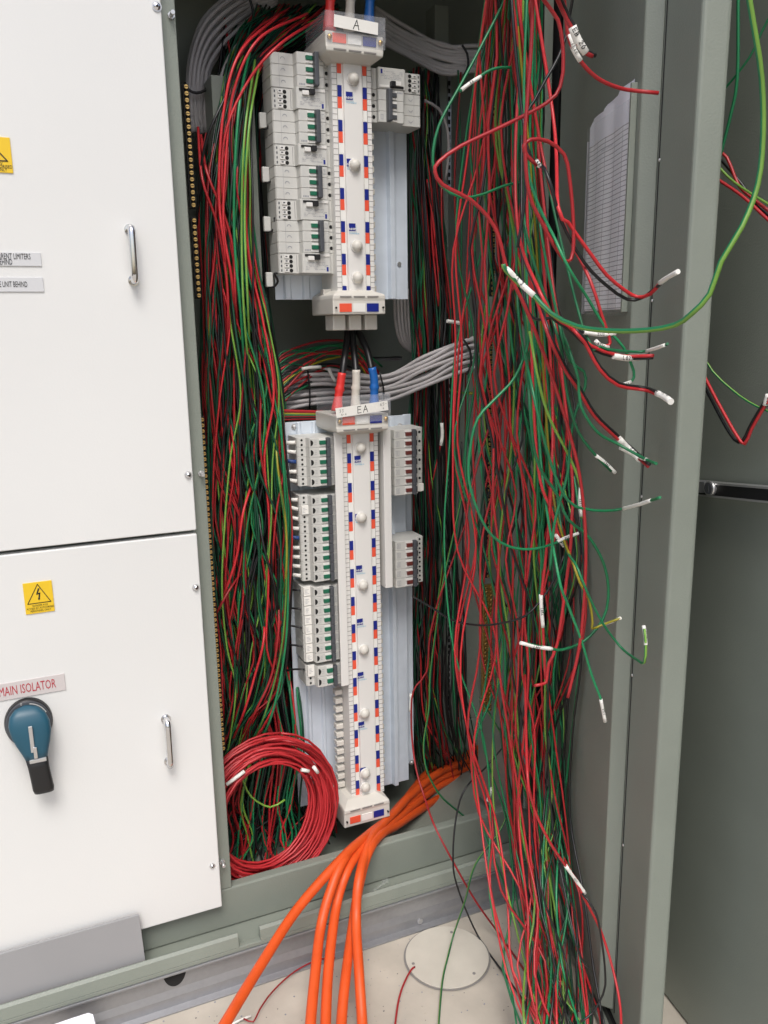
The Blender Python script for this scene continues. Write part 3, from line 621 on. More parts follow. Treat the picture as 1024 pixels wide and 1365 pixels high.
# document holder
def dl(px, py, off): q = PD(px, py, off); v = Vector((q.x, q.y, 0))-HINGE; return -v.dot(DA), q.z
offp = -PT
x0, zt = dl(786, 160, offp-.004); x1, zt2 = dl(846, 122, offp-.004); _, zb = dl(830, 419, offp-.004); zt = max(zt, zt2); _, ztl = dl(786, 160, offp-.004)
zb = (dl(780, 416, offp)[1]+zb)/2
hd = d1
b = MB(); yy = -PT-.0065
b.box(x0, x1, yy, yy+.0008, zb, zt-.012, M['clear2']); b.build('document_sleeve', hd)
MB().box(x0-.001, x0+.001, yy, -PT-.0005, zb, zt-.03, M['galv']).build('sleeve_edge', hd, .0005); MB().box(x1-.0035, x1+.0015, yy-.002, -PT-.0005, zb, zt+.004, M['paint']).build('sleeve_rail', hd, .0005)
b = MB(); nn = 10
vs = []
for t in (0, 1):
    for i in range(nn+1):
        a = math.pi*1.3*i/nn; vs.append((x0+(x1-x0)*t, yy+.004-.005*math.cos(a)-0.0, zb+.002-.007*math.sin(a)))
b.add(vs, [(i, i+1, nn+2+i, nn+1+i) for i in range(nn)], M['clear2'], True).build('sleeve_roll', hd)
# papers: wavy sheets standing in the holder
doc = empty('circuit_schedule', (0, 0, 0)); tag(doc, 'printed circuit schedule sheets standing in the clear sleeve on the open door', 'document')
doc.location = d1.location; doc.rotation_euler = d1.rotation_euler; offy = 0
for k in range(3):
    b = MB(); nn = 18; vs = []; xa, xb = x0+.004+k*.0015, x1-.006; top = zt+.004+.002*k
    for zz in (zb+.004, top-.042, top):
        for i in range(nn+1):
            u = i/nn; w_ = .0016*math.sin(u*13+k)+.0016
            st = .006*math.floor(u*3-1e-6) if zz == top else 0
            vs.append((xa+(xb-xa)*u, yy+.0014+w_*.7+k*.0006, zz+(st-.010 if zz == top else 0)))
    fs = [(i, i+1, nn+2+i, nn+1+i) for i in range(nn)]; i1 = b.mi(M['ruled']); i2 = b.mi(M['paper'])
    b.add(vs, fs+[tuple(nn+1+a for a in f) for f in fs], M['paper'], True, [i1]*nn+[i2]*nn); b.build('sheet', doc)
text('CIRCUIT SCHEDULE', .005, M['ink'], doc, frame(Vector(((x0+x1)/2, yy-.0001, zt-.055)), (1, 0, 0), (0, 0, 1)), name='heading')
# second door
p2 = D2a+D2A*.36
d2 = door('door', 'second open door behind the first, with a chrome swing handle', (p2.x, p2.y, 0), D2A, D2N, .9, 0, 0, .03)
db('skin', 0, .95, 0, .03, .0045, 1.80, par=d2)
a = PD2(905, 648, -.016); c = PD2(1060, 662, -.016); ex = (c-a).normalized(); nzv = D2N*-1; uz = nzv.cross(ex)
if uz.z < 0: uz = -uz
inv = (Matrix.Translation(d2.location) @ d2.rotation_euler.to_matrix().to_4x4()).inverted()
class HS: pass
def put(o): o.parent = d2; o.matrix_parent_inverse = inv
hh = .0088; mid = (a+c)/2; hl = (c-a).length/2
b = MB(); b.obox(mid+uz*hh, ex*hl, D2N*.0088, uz*.0013, M['steel']); b.obox(mid-uz*hh, ex*hl, D2N*.0088, uz*.0013, M['steel']); b.obox(mid, ex*hl, D2N*.008, uz*(hh-.0013), M['black']); put(b.build('swing_handle'))
lk = PD2(956, 650, -.016); b = MB(); b.obox(lk-ex*.034, ex*.020, D2N*.0105, uz*(hh-.0012), M['galv']); put(b.build('handle_end_block'))
b = MB(); b.cyl(lk-D2N*.007, -D2N, .0100, .007, M['steel'], 28); b.cyl(lk-D2N*.014, -D2N, .0080, .0006, M['bar'], 24); b.obox(lk-D2N*.0149, ex*.0006, D2N*.0003, uz*.004, M['chrome']); put(b.build('lock_barrel'))
# ================================================================== GREY BOARD, PAPER
a = P(0, 1267, 1.243); b_ = P(185, 1217, 1.243); c = P(194, 1278, 1.228)
tp = Vector((b_.x, 1.243, b_.z)); bt = Vector((c.x, 1.228, .0800)); L_ = Vector((-1.0, 0, 0)); th = Vector((0, -.0045, -.0006))
bo = MB(); vs = [tp, bt, bt+L_, tp+L_]; vs = vs+[v+th for v in vs]
bo.add(vs, [(0, 1, 2, 3), (7, 6, 5, 4), (0, 4, 5, 1), (1, 5, 6, 2), (2, 6, 7, 3), (3, 7, 4, 0)], M['board']); bo = bo.build('grey_board', bevel=.0006)
tag(bo, 'flat grey sheet leaning against the foot of the lower white panel', 'board')
tops = [P(70, 1366, 1.17), P(96, 1357, 1.17), P(118, 1350, 1.172), P(124, 1352, 1.17), P(131, 1372, 1.168)]
vs = tops+[Vector((p.x+.004, 1.115, .002)) for p in tops]; k = len(tops); b = MB()
vs = vs+[v+Vector((0, -.0012, .0004)) for v in vs]
b.add(vs, [(i, i+1, k+i+1, k+i) for i in range(k-1)]+[(2*k+i, 3*k+i, 3*k+i+1, 2*k+i+1) for i in range(k-1)]+[(i, 2*k+i, 2*k+i+1, i+1) for i in range(k-1)]+[(0, k, 3*k, 2*k), (k-1, 3*k-1, 4*k-1, 2*k-1)], M['paper'])
tag(b.build('folded_paper'), 'white sheet of paper leaning on the plinth at the lower left corner', 'paper')
# ================================================================== WIRES
COL = {'red': ('wred', None), 'green': ('wgreen', None), 'earth': ('wgreen', 'wlime'), 'lime': ('wlime', 'wgreen'), 'yellow': ('wyellow', 'wlime'), 'black': ('wblack', None), 'dark_green': ('wdkgreen', None),
       'grey': ('wgrey', None), 'orange': ('orange', None), 'blue': ('blue_w', None)}
WORD = {'red': 'red', 'green': 'green', 'earth': 'green and yellow', 'lime': 'lime green', 'yellow': 'yellow-green', 'black': 'black', 'dark_green': 'dark green', 'grey': 'grey', 'orange': 'orange', 'blue': 'blue'}
NM = {'red': 'red_wire', 'green': 'green_wire', 'earth': 'earth_wire', 'lime': 'lime_wire', 'yellow': 'yellow_wire', 'black': 'black_wire', 'dark_green': 'dark_green_wire', 'grey': 'grey_cable', 'orange': 'orange_cable', 'blue': 'blue_wire'}
def clampd(v):      # keep wires on the near side of the open door
    q = Vector((v.x, v.y, 0))-D0; off = q.dot(DN); s = q.dot(DA)
    if -.16 < s < .41 and off > -.030 and off < .25: return True
    return False
def pts3(pts):
    out = []
    for p in pts:
        px, py, Y = p; v = P(px, py, Y); k = 0
        if Y > 0 and px > 745:
            while clampd(v) and k < 60: Y -= .006; v = P(px, py, Y); k += 1
        out.append(v)
    return out
def sleeve(par, path, i0, i1, r, txt='', mm='tape'):
    seg = path[i0:i1+1]
    if len(seg) < 2: return
    b = MB(); b.tube(seg, r, M[mm], 8, rs=[r*random.uniform(.92, 1.06) for _ in seg]); s = b.build('marker_sleeve', par)
    L = sum((seg[i+1]-seg[i]).length for i in range(len(seg)-1))
    mid = seg[0].lerp(seg[-1], .5); ex = (seg[-1]-seg[0]).normalized()
    j = min(range(len(seg)), key=lambda i: (seg[i]-mid).length); mid = seg[j]
    outv = Vector((-.3, -.95, .1)); outv = (outv-ex*outv.dot(ex)).normalized(); uz = outv.cross(ex)
    if uz.z < 0: ex = -ex; uz = outv.cross(ex)
    h = r*1.15; t = txt or ''.join(random.choice('A2034CL1865T') for _ in range(4)); n = len(t)*.95*h
    b = MB(); hand(b, t, frame(mid+outv*(r*1.08)-ex*n/2-uz*h/2, ex, uz), h, h*.16, M['black']); b.build('marking', s)
def resample(path, n):
    d = [0]
    for a, b in zip(path, path[1:]): d.append(d[-1]+(b-a).length)
    out = []; j = 0
    for k in range(n):
        t = d[-1]*k/(n-1)
        while j < len(d)-2 and d[j+1] < t: j += 1
        u = (t-d[j])/max(1e-9, d[j+1]-d[j]); out.append(path[j].lerp(path[j+1], u))
    return out
def wire(c, pts, r=.0026, label=None, group=None, cat='wire', sl=None, tail=None, world=False, parent=None, n=7, name=None, step=.012, txt='', kind=None):
    path = catmull(pts if world else pts3(pts), step); a, s = COL[c]
    b = MB(); b.tube(path, r, M[a], n, M[s] if s else None, twist=.0)
    if sl:      # bare copper tip / sleeve given as the last picture points
        pass
    o = b.build(name or NM[c], parent)
    if not parent: tag(o, label, cat, group, kind)
    if sl:
        p2 = catmull(pts3(sl), .006); sleeve(o, p2, 0, len(p2)-1, r*1.32, txt)
    if tail: pass
    return o
FG = 'loose single wires hanging in front of the open cabinet'
def lead_in(pts):      # the wire comes down from the header inside the bunch
    x, y = pts[0][:2]
    if y <= -30 and x < 780: return [(min(x, 730), -170, 1.20)]+pts
    if 690 <= x <= 795 and 100 < y < 700:
        q = [(random.uniform(672, 716), -170, 1.2), (random.uniform(672, 716), -70, 1.0)]
        if y > 220: q.append((min(722, .5*(x+690)), y*.45, 1.0))
        return q+pts
    return pts
def fw(c, pts, Y, label, sl=None, r=.0026, txt='', **k):
    """pts: (px,py[,Y])"""
    f = lambda L: [(p[0], p[1], p[2] if len(p) > 2 else Y) for p in L]
    pts = lead_in(pts); r = r*.86
    return wire(c, f(pts), r, label, FG, sl=f(sl) if sl else None, txt=txt, **k)
def twin(pts, Y, label, sl, off=(3, 2), r=.0024, tail=None, txt=''):
    o = empty('twin_cable', (0, 0, 0)); f = lambda L, d=(0, 0), dy=0: [(p[0]+d[0], p[1]+d[1], (p[2] if len(p) > 2 else Y)+dy) for p in L]
    r = r*.86; full = lead_in(pts)+(tail or [])
    wire('red', f(full), r, parent=o, name='red_core'); wire('black', f(full, off, .003), r, parent=o, name='black_core')
    tag(o, label, 'cable', FG)
    if sl:
        p2 = catmull(pts3(f(sl, (off[0]/2, off[1]/2))), .006); sleeve(o, p2, 0, len(p2)-1, r*1.9, txt)
    return o
# --- individually traced foreground wires
fw('green', [(690, -60), (672, 0), (644, 57), (617, 108), (585, 168), (577, 215), (587, 246), (614, 263), (644, 259), (671, 248), (722, 236)], 1.03, 'green wire making a wide loop that touches the upper chassis from the top', r=.0022)
fw('red', [(700, -60), (725, 0), (744, 27), (751, 74), (747, 115), (728, 138), (671, 168), (614, 195), (585, 216), (580, 229), (590, 246), (627, 266), (651, 290), (664, 313), (671, 340), (678, 364), (695, 398), (712, 438), (735, 500), (760, 580), (775, 650), (781, 740), (774, 850), (757, 930)], .86, 'thick red wire making the large pointed loop across the upper right', r=.0026)
fw('red', [(708, -50), (710, 10), (708, 67), (703, 135), (700, 190), (705, 256), (722, 296), (745, 337), (757, 349), (764, 335), (764, 290), (759, 236), (752, 206), (730, 188), (708, 186), (698, 195), (703, 208), (716, 220)], .84, 'red wire bent into an arch with its end tucked in beside the document sleeve', sl=[(714, 214), (720, 222)], r=.0026)
fw('earth', [(671, 352, .78), (674, 360, .78), (692, 378, .78), (712, 394, .77), (735, 418, .75), (769, 435, .72), (813, 441, .68), (863, 440, .645), (900, 433, .62), (922, 418, .6), (946, 392, .59), (961, 349, .585), (989, 302, .58), (1010, 246, .58), (1017, 179, .58), (1015, 103, .58), (1004, 31, .58), (990, -50, .58)], .7, 'thick bright green earth wire sweeping across the free edge of the open door', sl=[(675, 358, .78), (692, 376, .78), (712, 394, .77)], r=.0030, txt='EA 34')
o = fw('green', [(680, 90), (668, 90), (655, 93), (641, 101), (622, 115), (613, 122)], 1.0, 'short green wire end with a white marker pointing at the top cable bundle', sl=[(641, 102), (628, 110), (615, 120)], r=.0022, txt='EA')
twin([(733, -50), (748, 10), (762, 37)], .80, 'red and black twin cable with the white marker reading EB 20', [(761, 36), (768, 54), (779, 71)], off=(4, -1), tail=[(770, 58), (780, 70), (790, 75)], r=.0027, txt='EB 20')
fw('red', [(745, -60), (752, 0), (757, 45), (764, 65), (774, 81), (782, 91), (795, 103), (809, 111), (828, 118), (846, 121), (878, 124)], .83, 'red wire reaching from the marker over to the seam of the open door', sl=[(758, 46), (765, 66), (774, 81)], r=.0026)
fw('black', [(762, -50), (758, 30), (745, 75), (728, 105), (712, 135), (703, 150), (698, 190), (700, 260), (690, 330)], .9, 'black wire slanting down left behind the marker reading EB 20', r=.0022)
fw('red', [(738, 160, .95), (744, 276), (757, 296), (776, 323), (790, 342), (809, 367), (833, 387), (850, 396), (867, 392), (880, 377)], .84, 'red wire crossing the document sleeve to a raised white tipped end', sl=[(880, 377), (890, 370), (904, 362)], r=.0026, txt='EA28')
fw('black', [(700, 180, .95), (728, 229), (749, 296), (779, 350), (809, 381), (836, 399), (856, 397), (880, 379)], .845, 'black wire running beside the red one under the document sleeve', r=.0024)
twin([(690, 300, .95), (720, 390), (740, 423), (757, 434), (788, 461), (818, 472)], .82, 'red and black twin cable with its end pointing right below the document sleeve', [(818, 473), (836, 476), (852, 475)], tail=[(840, 475), (871, 474)], off=(-1, 3))
fw('black', [(700, 400, .9), (740, 425), (770, 441), (778, 443)], .83, 'black wire ending in a white marker at the foot of the document sleeve', sl=[(778, 443), (800, 446), (820, 445)], r=.0022)
fw('red', [(722, 200, .98), (752, 300, .9), (786, 372, .84), (802, 420), (812, 450), (812, 460), (800, 462)], .83, 'red wire hooking back into a clear marker below the document sleeve', sl=[(811, 463), (800, 460), (794, 454)], r=.0024)
fw('earth', [(700, 200, .95), (745, 330), (785, 400), (806, 435), (831, 463), (845, 495), (843, 507), (838, 511)], .83, 'green and yellow wire hooking back to a marker on the door panel', sl=[(841, 509), (833, 512), (825, 514)], r=.0021)
fw('green', [(778, 440, .84), (800, 462), (820, 467), (845, 469), (862, 468), (885, 461), (890, 458)], .82, 'green wire end sticking right with a marker over the door seam', sl=[(862, 468), (875, 464), (886, 460)], r=.0020)
twin([(740, 400, .93), (765, 440), (779, 456), (799, 492), (824, 514), (859, 520), (876, 526)], .81, 'red and black twin cable ending in a white tip by the door edge', [(876, 526), (886, 531), (894, 537)], off=(1, -3))
twin([(700, 330, 1.0), (725, 430), (750, 488), (771, 520), (792, 555), (824, 586), (840, 600)], .84, 'red and black twin cable crossing a green wire at two white markers', [(824, 586), (838, 600), (852, 614)], off=(2, -3), tail=[(855, 614), (864, 622)])
fw('green', [(740, 400, .97), (760, 470), (771, 505), (774, 541), (796, 576), (824, 592), (862, 613), (875, 618)], .83, 'green wire crossing the twin cable at the pair of white markers', sl=[(827, 597), (845, 606), (862, 613)], r=.0022)
fw('green', [(700, 300, 1.0), (738, 430), (750, 477), (757, 530), (771, 576), (794, 607), (815, 628)], .85, 'green wire hanging to a slanted white marker above the long level one', sl=[(794, 607), (808, 618), (820, 630)], r=.0022)
fw('green', [(690, 400, 1.0), (710, 520), (735, 620), (757, 667), (778, 678), (806, 681), (831, 678), (868, 667), (880, 663)], .86, 'green wire with a long level marker across the door seam', sl=[(831, 678), (850, 673), (868, 667)], r=.0022, txt='EA 18')
fw('lime', [(700, 380, 1.0), (711, 470), (729, 548), (760, 611), (774, 650), (776, 690)], .88, 'lime wire ending in an upright white marker', sl=[(774, 650), (773, 670), (775, 688)], r=.0021)
fw('green', [(700, 300, 1.0), (703, 400), (705, 453), (687, 502), (662, 530), (637, 558), (627, 597), (625, 639), (637, 681), (655, 713), (680, 729), (711, 732), (743, 723), (768, 713)], .92, 'green wire making the big round loop left of centre with a crossed white marker', sl=[(743, 722), (756, 716), (771, 711)], r=.0022)
fw('red', [(715, 600, .95), (735, 680), (744, 712), (752, 727)], .93, 'red wire tip with a short marker crossing the round green loop end', sl=[(741, 713), (752, 728)], r=.0024)
fw('green', [(720, 300, .98), (745, 430), (760, 481), (778, 495), (780, 516), (767, 551), (760, 590), (757, 629), (746, 671), (739, 699), (733, 760)], .87, 'green wire with an S bend next to the open door', r=.0022)
fw('green', [(700, 400, 1.0), (705, 520), (715, 611), (743, 660), (757, 692), (785, 716), (806, 755), (811, 795), (803, 827), (778, 855), (750, 866), (736, 865), (700, 858)], .88, 'green wire curving back left into a long white marker', sl=[(736, 865), (715, 862), (694, 857)], r=.0024)
fw('green', [(720, 600, .98), (743, 760), (757, 806), (774, 851), (789, 901), (801, 932), (806, 955)], .86, 'green wire hanging lowest on the door side with a striped white end', sl=[(801, 932), (804, 948), (807, 962)], r=.0022)
fw('yellow', [(735, 640, .98), (767, 760), (785, 799), (790, 830), (789, 838), (803, 833), (827, 824)], .87, 'yellow-green wire ending in a raised white marker near the round green curve', sl=[(803, 833), (815, 829), (827, 824)], r=.0020)
fw('earth', [(745, 680, .95), (771, 760), (799, 823), (827, 862), (850, 880), (859, 883), (861, 860), (859, 838)], .85, 'green and yellow wire bent up into an upright white marker on the door', sl=[(861, 860), (860, 846), (858, 834)], r=.0020)
fw('black', [(550, 795, 1.25), (576, 810, 1.2), (602, 826, 1.15), (632, 833, 1.1), (661, 832, 1.05), (700, 821), (725, 795), (740, 770), (752, 740)], 1.0, 'long black wire sagging from the lower chassis across to the door', r=.0020)
fw('red', [(735, 500, .97), (735, 640), (728, 740), (722, 795), (724, 840), (726, 880), (727, 905)], .93, 'red wire with an upright white marker hanging in mid air', sl=[(721, 793), (722, 815), (724, 836)], r=.0024)
fw('red', [(760, 600, .93), (762, 700), (757, 760), (743, 858), (732, 883), (729, 905), (726, 911), (713, 914)], .90, 'red wire with its end hooked sharply left', r=.0026)
fw('red', [(700, 900, 1.0), (703, 1030), (709, 1067), (718, 1093), (735, 1126), (754, 1154), (768, 1172), (776, 1192), (794, 1226), (804, 1249), (817, 1292), (827, 1343), (828, 1400)], .84, 'red wire with a plain white sleeve slanting down to the lower right', sl=[(754, 1154), (767, 1172), (780, 1191)], r=.0022)
fw('black', [(775, 1190, .84), (794, 1216), (804, 1267), (807, 1313), (799, 1335), (789, 1351), (774, 1362)], .82, 'black wire curling back left at the bottom of the door', r=.0018)
fw('black', [(745, 1150, .9), (769, 1262), (787, 1297), (790, 1333), (789, 1400)], .82, 'black wire falling in front of the black door seal', r=.0018)
def fl(px, py, h=.009): v = G(px, py, h); return (px, py, v.y)
fw('earth', [(640, 930, 1.2), (690, 1020, 1.15), (683, 1057, 1.15), (669, 1103, 1.13), (634, 1152, 1.12), (620, 1201, 1.13), fl(605, 1245, .03), fl(598, 1272, .014), fl(590, 1307, .011), fl(585, 1365), fl(584, 1400)], 1.1, 'green wire falling across the round cover plate', r=.0020)
fw('black', [(700, 960, 1.2), (650, 1020, 1.2), (621, 1050, 1.18), (609, 1085, 1.17), (604, 1138, 1.15), (609, 1180, 1.14), fl(637, 1247), fl(676, 1303), fl(718, 1361), fl(750, 1400)], 1.1, 'black wire curving past the right side of the round cover plate', r=.0019)
fw('red', [(620, 700, 1.35), (590, 785, 1.33), (583, 806, 1.33), (573, 850, 1.33), (569, 895, 1.33), (555, 914, 1.33), (549, 932, 1.33), (549, 979, 1.33), (555, 1026, 1.3), (567, 1066, 1.26), (579, 1100, 1.2), (602, 1145, 1.16), (634, 1201, 1.14), fl(669, 1250), fl(711, 1310), fl(740, 1350)], 1.3, 'red wire running from the lower chassis out over the sill and right of the plate', r=.0021)
fw('earth', [(630, 600, 1.35), (590, 780, 1.34), (583, 827, 1.34), (574, 897, 1.34), (572, 944, 1.34), (565, 991, 1.34), (569, 1026, 1.33), (586, 1059, 1.32), (609, 1080, 1.32), (630, 1096, 1.31), (651, 1106, 1.31), (676, 1107, 1.31)], 1.3, 'green wire dropping beside the lower chassis and curling right above the sill', r=.0022)
fw('green', [(700, 700, 1.25), (665, 860), (656, 925), (637, 975), (630, 1005), (632, 1045), (644, 1103), (662, 1152), (683, 1208), (707, 1268, 1.05), (725, 1324, .98), (735, 1380, .94)], 1.16, 'dark green wire slanting down beside the lower right post', r=.0022)
fw('red', [fl(553, 1289, .006), fl(548, 1293), fl(539, 1310), fl(532, 1331), fl(527, 1365), fl(525, 1400)], 1.1, 'short red wire coming out of the edge of the round cover plate', r=.0019)
fw('red', [fl(447, 1277), fl(425, 1279), fl(393, 1295), fl(364, 1321), fl(346, 1346), fl(338, 1362), fl(325, 1358)], 1.1, 'pinkish red wire lying on the slab behind the orange cables', sl=[fl(335, 1354, .006), fl(322, 1359, .006), fl(308, 1366, .006)], r=.0016)
# --- wires to the right, hanging behind the open door
BG = 'wire ends hanging behind the free edge of the open door'
def rw(c, pts, Y, label, r=.0019, sl=None):
    f = lambda L: [(p[0], p[1], .835-(p[0]-935)*.00105+(Y-.76)*.6) for p in L]; path = catmull([P(*p) for p in f(pts)]); a, s = COL[c]; b = MB(); b.tube(path, r, M[a], 7, M[s] if s else None); o = b.build(NM[c]); tag(o, label, 'wire', BG)
    if sl: p2 = [P(*p) for p in f(sl)]; sleeve(o, resample(p2, 6), 0, 5, r*1.5)
rw('green', [(985, -40), (984, 0), (983, 103), (974, 154), (958, 215), (950, 240)], .76, 'green wire hanging from the top right corner behind the door edge')
rw('earth', [(1060, -20), (1024, 26), (999, 77), (959, 127), (940, 150)], .77, 'thin green wire slanting up to the top right corner', .0013)
rw('red', [(930, 190), (954, 200), (969, 210), (984, 246), (1000, 262), (1030, 285)], .77, 'upper red wire leaving the door edge at the right border')
rw('black', [(935, 196), (958, 210), (989, 246), (1010, 274), (1040, 300)], .775, 'black wire between the red ones leaving the door edge')
rw('lime', [(935, 200), (954, 218), (979, 243), (1024, 272), (1040, 280)], .765, 'lime green wire leaving the door edge with the red ones', .0015)
rw('red', [(930, 220), (952, 236), (989, 261), (1024, 293), (1050, 315)], .76, 'lower red wire leaving the door edge at the right border')
rw('lime', [(920, 430), (935, 468), (950, 495), (974, 518), (997, 535), (1024, 548), (1050, 552)], .75, 'lime green wire curving out right above the swing handle', .0014)
rw('red', [(925, 460), (934, 490), (950, 523), (969, 558), (983, 582), (993, 592), (1002, 572), (1014, 551), (1026, 530)], .745, 'red wire making a sharp V above the swing handle', .0021, sl=[(1020, 540), (1022, 533), (1024, 526)])
rw('black', [(922, 470), (932, 500), (946, 528), (964, 562), (979, 586), (990, 588), (999, 570), (1011, 549), (1020, 535)], .75, 'black wire following the red V above the swing handle', .0021)
rw('red', [(938, 395), (942, 415), (941, 435), (936, 455)], .76, 'short red wire bulging out beside the door edge', .0021)
rw('black', [(945, 300), (947, 380), (944, 430), (936, 460)], .765, 'short black wire bulging out beside the door edge', .0018)
# --- bundles
def pick(ws):
    t = random.random()*sum(x for _, x in ws)
    for c, x in ws:
        t -= x
        if t <= 0: return c
    return ws[-1][0]
def flow(levels, n, ws, group, place_, ywid, r=(.0021, .0027), wander=.16, mass=None, partial=0., step=.02):
    big = MB() if mass else None
    for i in range(n):
        u = (i+random.random())/n; u0 = u; c = pick(ws); yb = random.random(); pts = []; v = random.gauss(0, wander*.4)
        lv = levels
        if partial and random.random() < partial: 
            a = random.randint(0, max(0, len(levels)-4)); lv = levels[a:a+random.randint(3, 6)]
        for (py, xl, xr, Y) in lv:
            u = min(1.0, max(0, u+random.gauss(0, wander*.35)+(u0-u)*.25))
            pts.append((xl+(xr-xl)*u+random.gauss(0, 1.2), py+random.uniform(-9, 9), Y+yb*ywid+random.gauss(0, .006)))
        rr_ = random.uniform(*r)
        if big is not None:
            path = catmull([P(*p) for p in pts], .03); a, s = COL[c]; big.tube(path, rr_, M[a], 5, M[s] if s else None)
        else:
            wire(c, pts, rr_, f'{WORD[c]} wire, one of many {place_}', f'{WORD[c]} wires {place_}', step=step, n=6)
    if big is not None: o = big.build('wire_mass'); tag(o, mass, 'wires', None, 'stuff')
LW = [('red', 25), ('dark_green', 23), ('green', 10), ('lime', 7), ('earth', 7), ('black', 27), ('yellow', 1)]  # real black wires, their share raised to darken the shaded interior
LL = [(14, 345, 450, 1.50), (45, 322, 400, 1.46), (95, 304, 346, 1.43), (170, 288, 334, 1.41), (250, 278, 333, 1.39), (340, 275, 340, 1.38), (430, 276, 358, 1.375), (520, 276, 374, 1.37), (610, 278, 380, 1.37), (700, 283, 388, 1.37), (790, 288, 386, 1.37), (860, 293, 384, 1.375), (920, 298, 374, 1.385), (965, 296, 350, 1.40), (1010, 280, 330, 1.42), (1050, 262, 312, 1.44)]
random.seed(11)
flow(LL, 150, LW, 'L', 'packed in the thick loom left of the breakers', .06, wander=.30, r=(.0016, .0021))
random.seed(12)
LB = [(30, 300, 440, 1.52), (120, 290, 350, 1.49), (240, 268, 346, 1.48), (400, 270, 356, 1.47), (560, 272, 380, 1.47), (720, 280, 392, 1.46), (860, 290, 392, 1.46), (960, 292, 400, 1.46), (1060, 295, 440, 1.45), (1130, 290, 450, 1.42), (1230, 285, 460, 1.38)]
flow(LB, 150, [('black', 45), ('dark_green', 28), ('red', 20), ('green', 7)], 'L', '', .10, wander=.6, r=(.0016, .0021), mass='dense tangle of dark red, green and black wires deep behind the left loom')  # filler wires in mostly dark colours, which put the depth's shade into colour
# diagonal strays in front of the left loom
random.seed(5)
for c, pts in (('red', [(268, 180), (276, 230), (300, 290), (312, 340), (314, 400), (322, 480)]), ('red', [(264, 170), (270, 240), (290, 300), (302, 370), (304, 430), (300, 500)]), ('black', [(330, 70), (300, 130), (272, 200), (262, 300)]),
               ('red', [(345, 620), (325, 680), (316, 740), (300, 790), (288, 820)]), ('red', [(340, 740), (310, 780), (290, 815), (284, 825)]), ('lime', [(362, 560), (372, 640), (380, 700), (382, 760), (378, 840), (368, 900), (350, 960), (330, 1000)]),
               ('yellow', [(366, 540), (370, 620), (381, 700), (381, 770), (372, 830)]), ('green', [(366, 480), (374, 560), (382, 700), (384, 800), (378, 880), (360, 960), (335, 1005)]), ('black', [(340, 640), (350, 720), (368, 790), (376, 860)]),
               ('green', [(335, 60), (318, 150), (312, 300), (322, 430), (330, 560)]), ('lime', [(345, 90), (332, 170), (326, 280), (330, 400), (335, 520)]), ('lime', [(340, 80), (326, 180), (322, 300), (326, 430), (340, 560)]),
               ('red', [(372, 20), (320, 70), (298, 150), (292, 260), (300, 340), (304, 420)]), ('red', [(410, 18), (345, 52), (312, 120), (302, 200), (298, 300), (310, 380), (318, 480)]), ('red', [(430, 22), (372, 60), (330, 110), (300, 180), (296, 260), (300, 320)]),
               ('red', [(350, 800), (352, 850), (340, 900), (325, 950), (305, 1000)]), ('red', [(368, 760), (372, 830), (362, 900), (340, 950), (318, 1000)])):
    wire(c, [(x, y, 1.355+random.random()*.012+(.07 if j in (0, len(pts)-1) else 0)) for j, (x, y) in enumerate(pts)], .0022, f'{WORD[c]} wire strayed to the front of the thick loom left of the breakers', f'{WORD[c]} stray wires on the left loom')
# inner right bundle
random.seed(21)
RI = [(95, 545, 585, 1.50), (170, 545, 585, 1.47), (240, 545, 588, 1.46), (320, 545, 596, 1.46), (400, 548, 602, 1.46), (480, 550, 606, 1.46), (560, 548, 606, 1.46), (640, 552, 604, 1.46), (720, 556, 606, 1.46), (800, 552, 616, 1.46), (880, 548, 620, 1.46), (960, 550, 622, 1.46), (1020, 560, 640, 1.48)]
flow(RI, 52, [('red', 36), ('dark_green', 22), ('green', 12), ('black', 26), ('lime', 4)], 'R', 'in the loose loom right of the two chassis', .06, wander=.28, partial=.55, r=(.0016, .0021))
flow([(150, 555, 585, 1.54), (400, 555, 598, 1.54), (600, 552, 600, 1.54), (800, 548, 612, 1.53), (960, 548, 630, 1.53), (1070, 560, 650, 1.53)], 40, [('black', 68), ('dark_green', 22), ('red', 10)], 'R', '', .06, wander=.7, r=(.0015, .002), mass='dark tangle of wires deep behind the right loom')  # black share raised so the wire colour deepens the interior shade
# front hanging bundle
random.seed(35)
FB = [(-170, 660, 715, 1.20), (-70, 655, 720, 1.00), (0, 650, 724, 1.02), (80, 640, 722, 1.04), (170, 632, 720, 1.05), (260, 628, 722, 1.06), (340, 628, 728, 1.06), (420, 630, 738, 1.06), (500, 634, 748, 1.06), (580, 640, 756, 1.06), (660, 646, 758, 1.06), (740, 652, 756, 1.05), (820, 660, 754, 1.05), (900, 664, 748, 1.05), (980, 668, 742, 1.05), (1060, 676, 750, 1.04), (1140, 684, 758, 1.01), (1220, 694, 768, .96), (1300, 704, 778, .90), (1370, 712, 786, .84), (1410, 714, 788, .82), (1500, 716, 790, .78)]
flow(FB, 38, [('red', 38), ('green', 16), ('dark_green', 7), ('lime', 13), ('earth', 12), ('black', 26), ('yellow', 2)], 'F', 'in the long bunch hanging before the right post', .10, wander=.30, r=(.0016, .0021), step=.03)
FS = [(-170, 660, 715, 1.20), (-70, 655, 722, 1.02), (60, 640, 724, 1.06), (200, 618, 722, 1.10), (330, 606, 735, 1.12), (460, 600, 750, 1.12), (600, 592, 768, 1.11), (730, 594, 776, 1.10), (860, 606, 776, 1.09), (980, 622, 762, 1.08), (1090, 640, 760, 1.06), (1190, 652, 778, .98), (1290, 668, 792, .92), (1370, 684, 804, .84), (1410, 688, 806, .82), (1500, 690, 806, .78)]
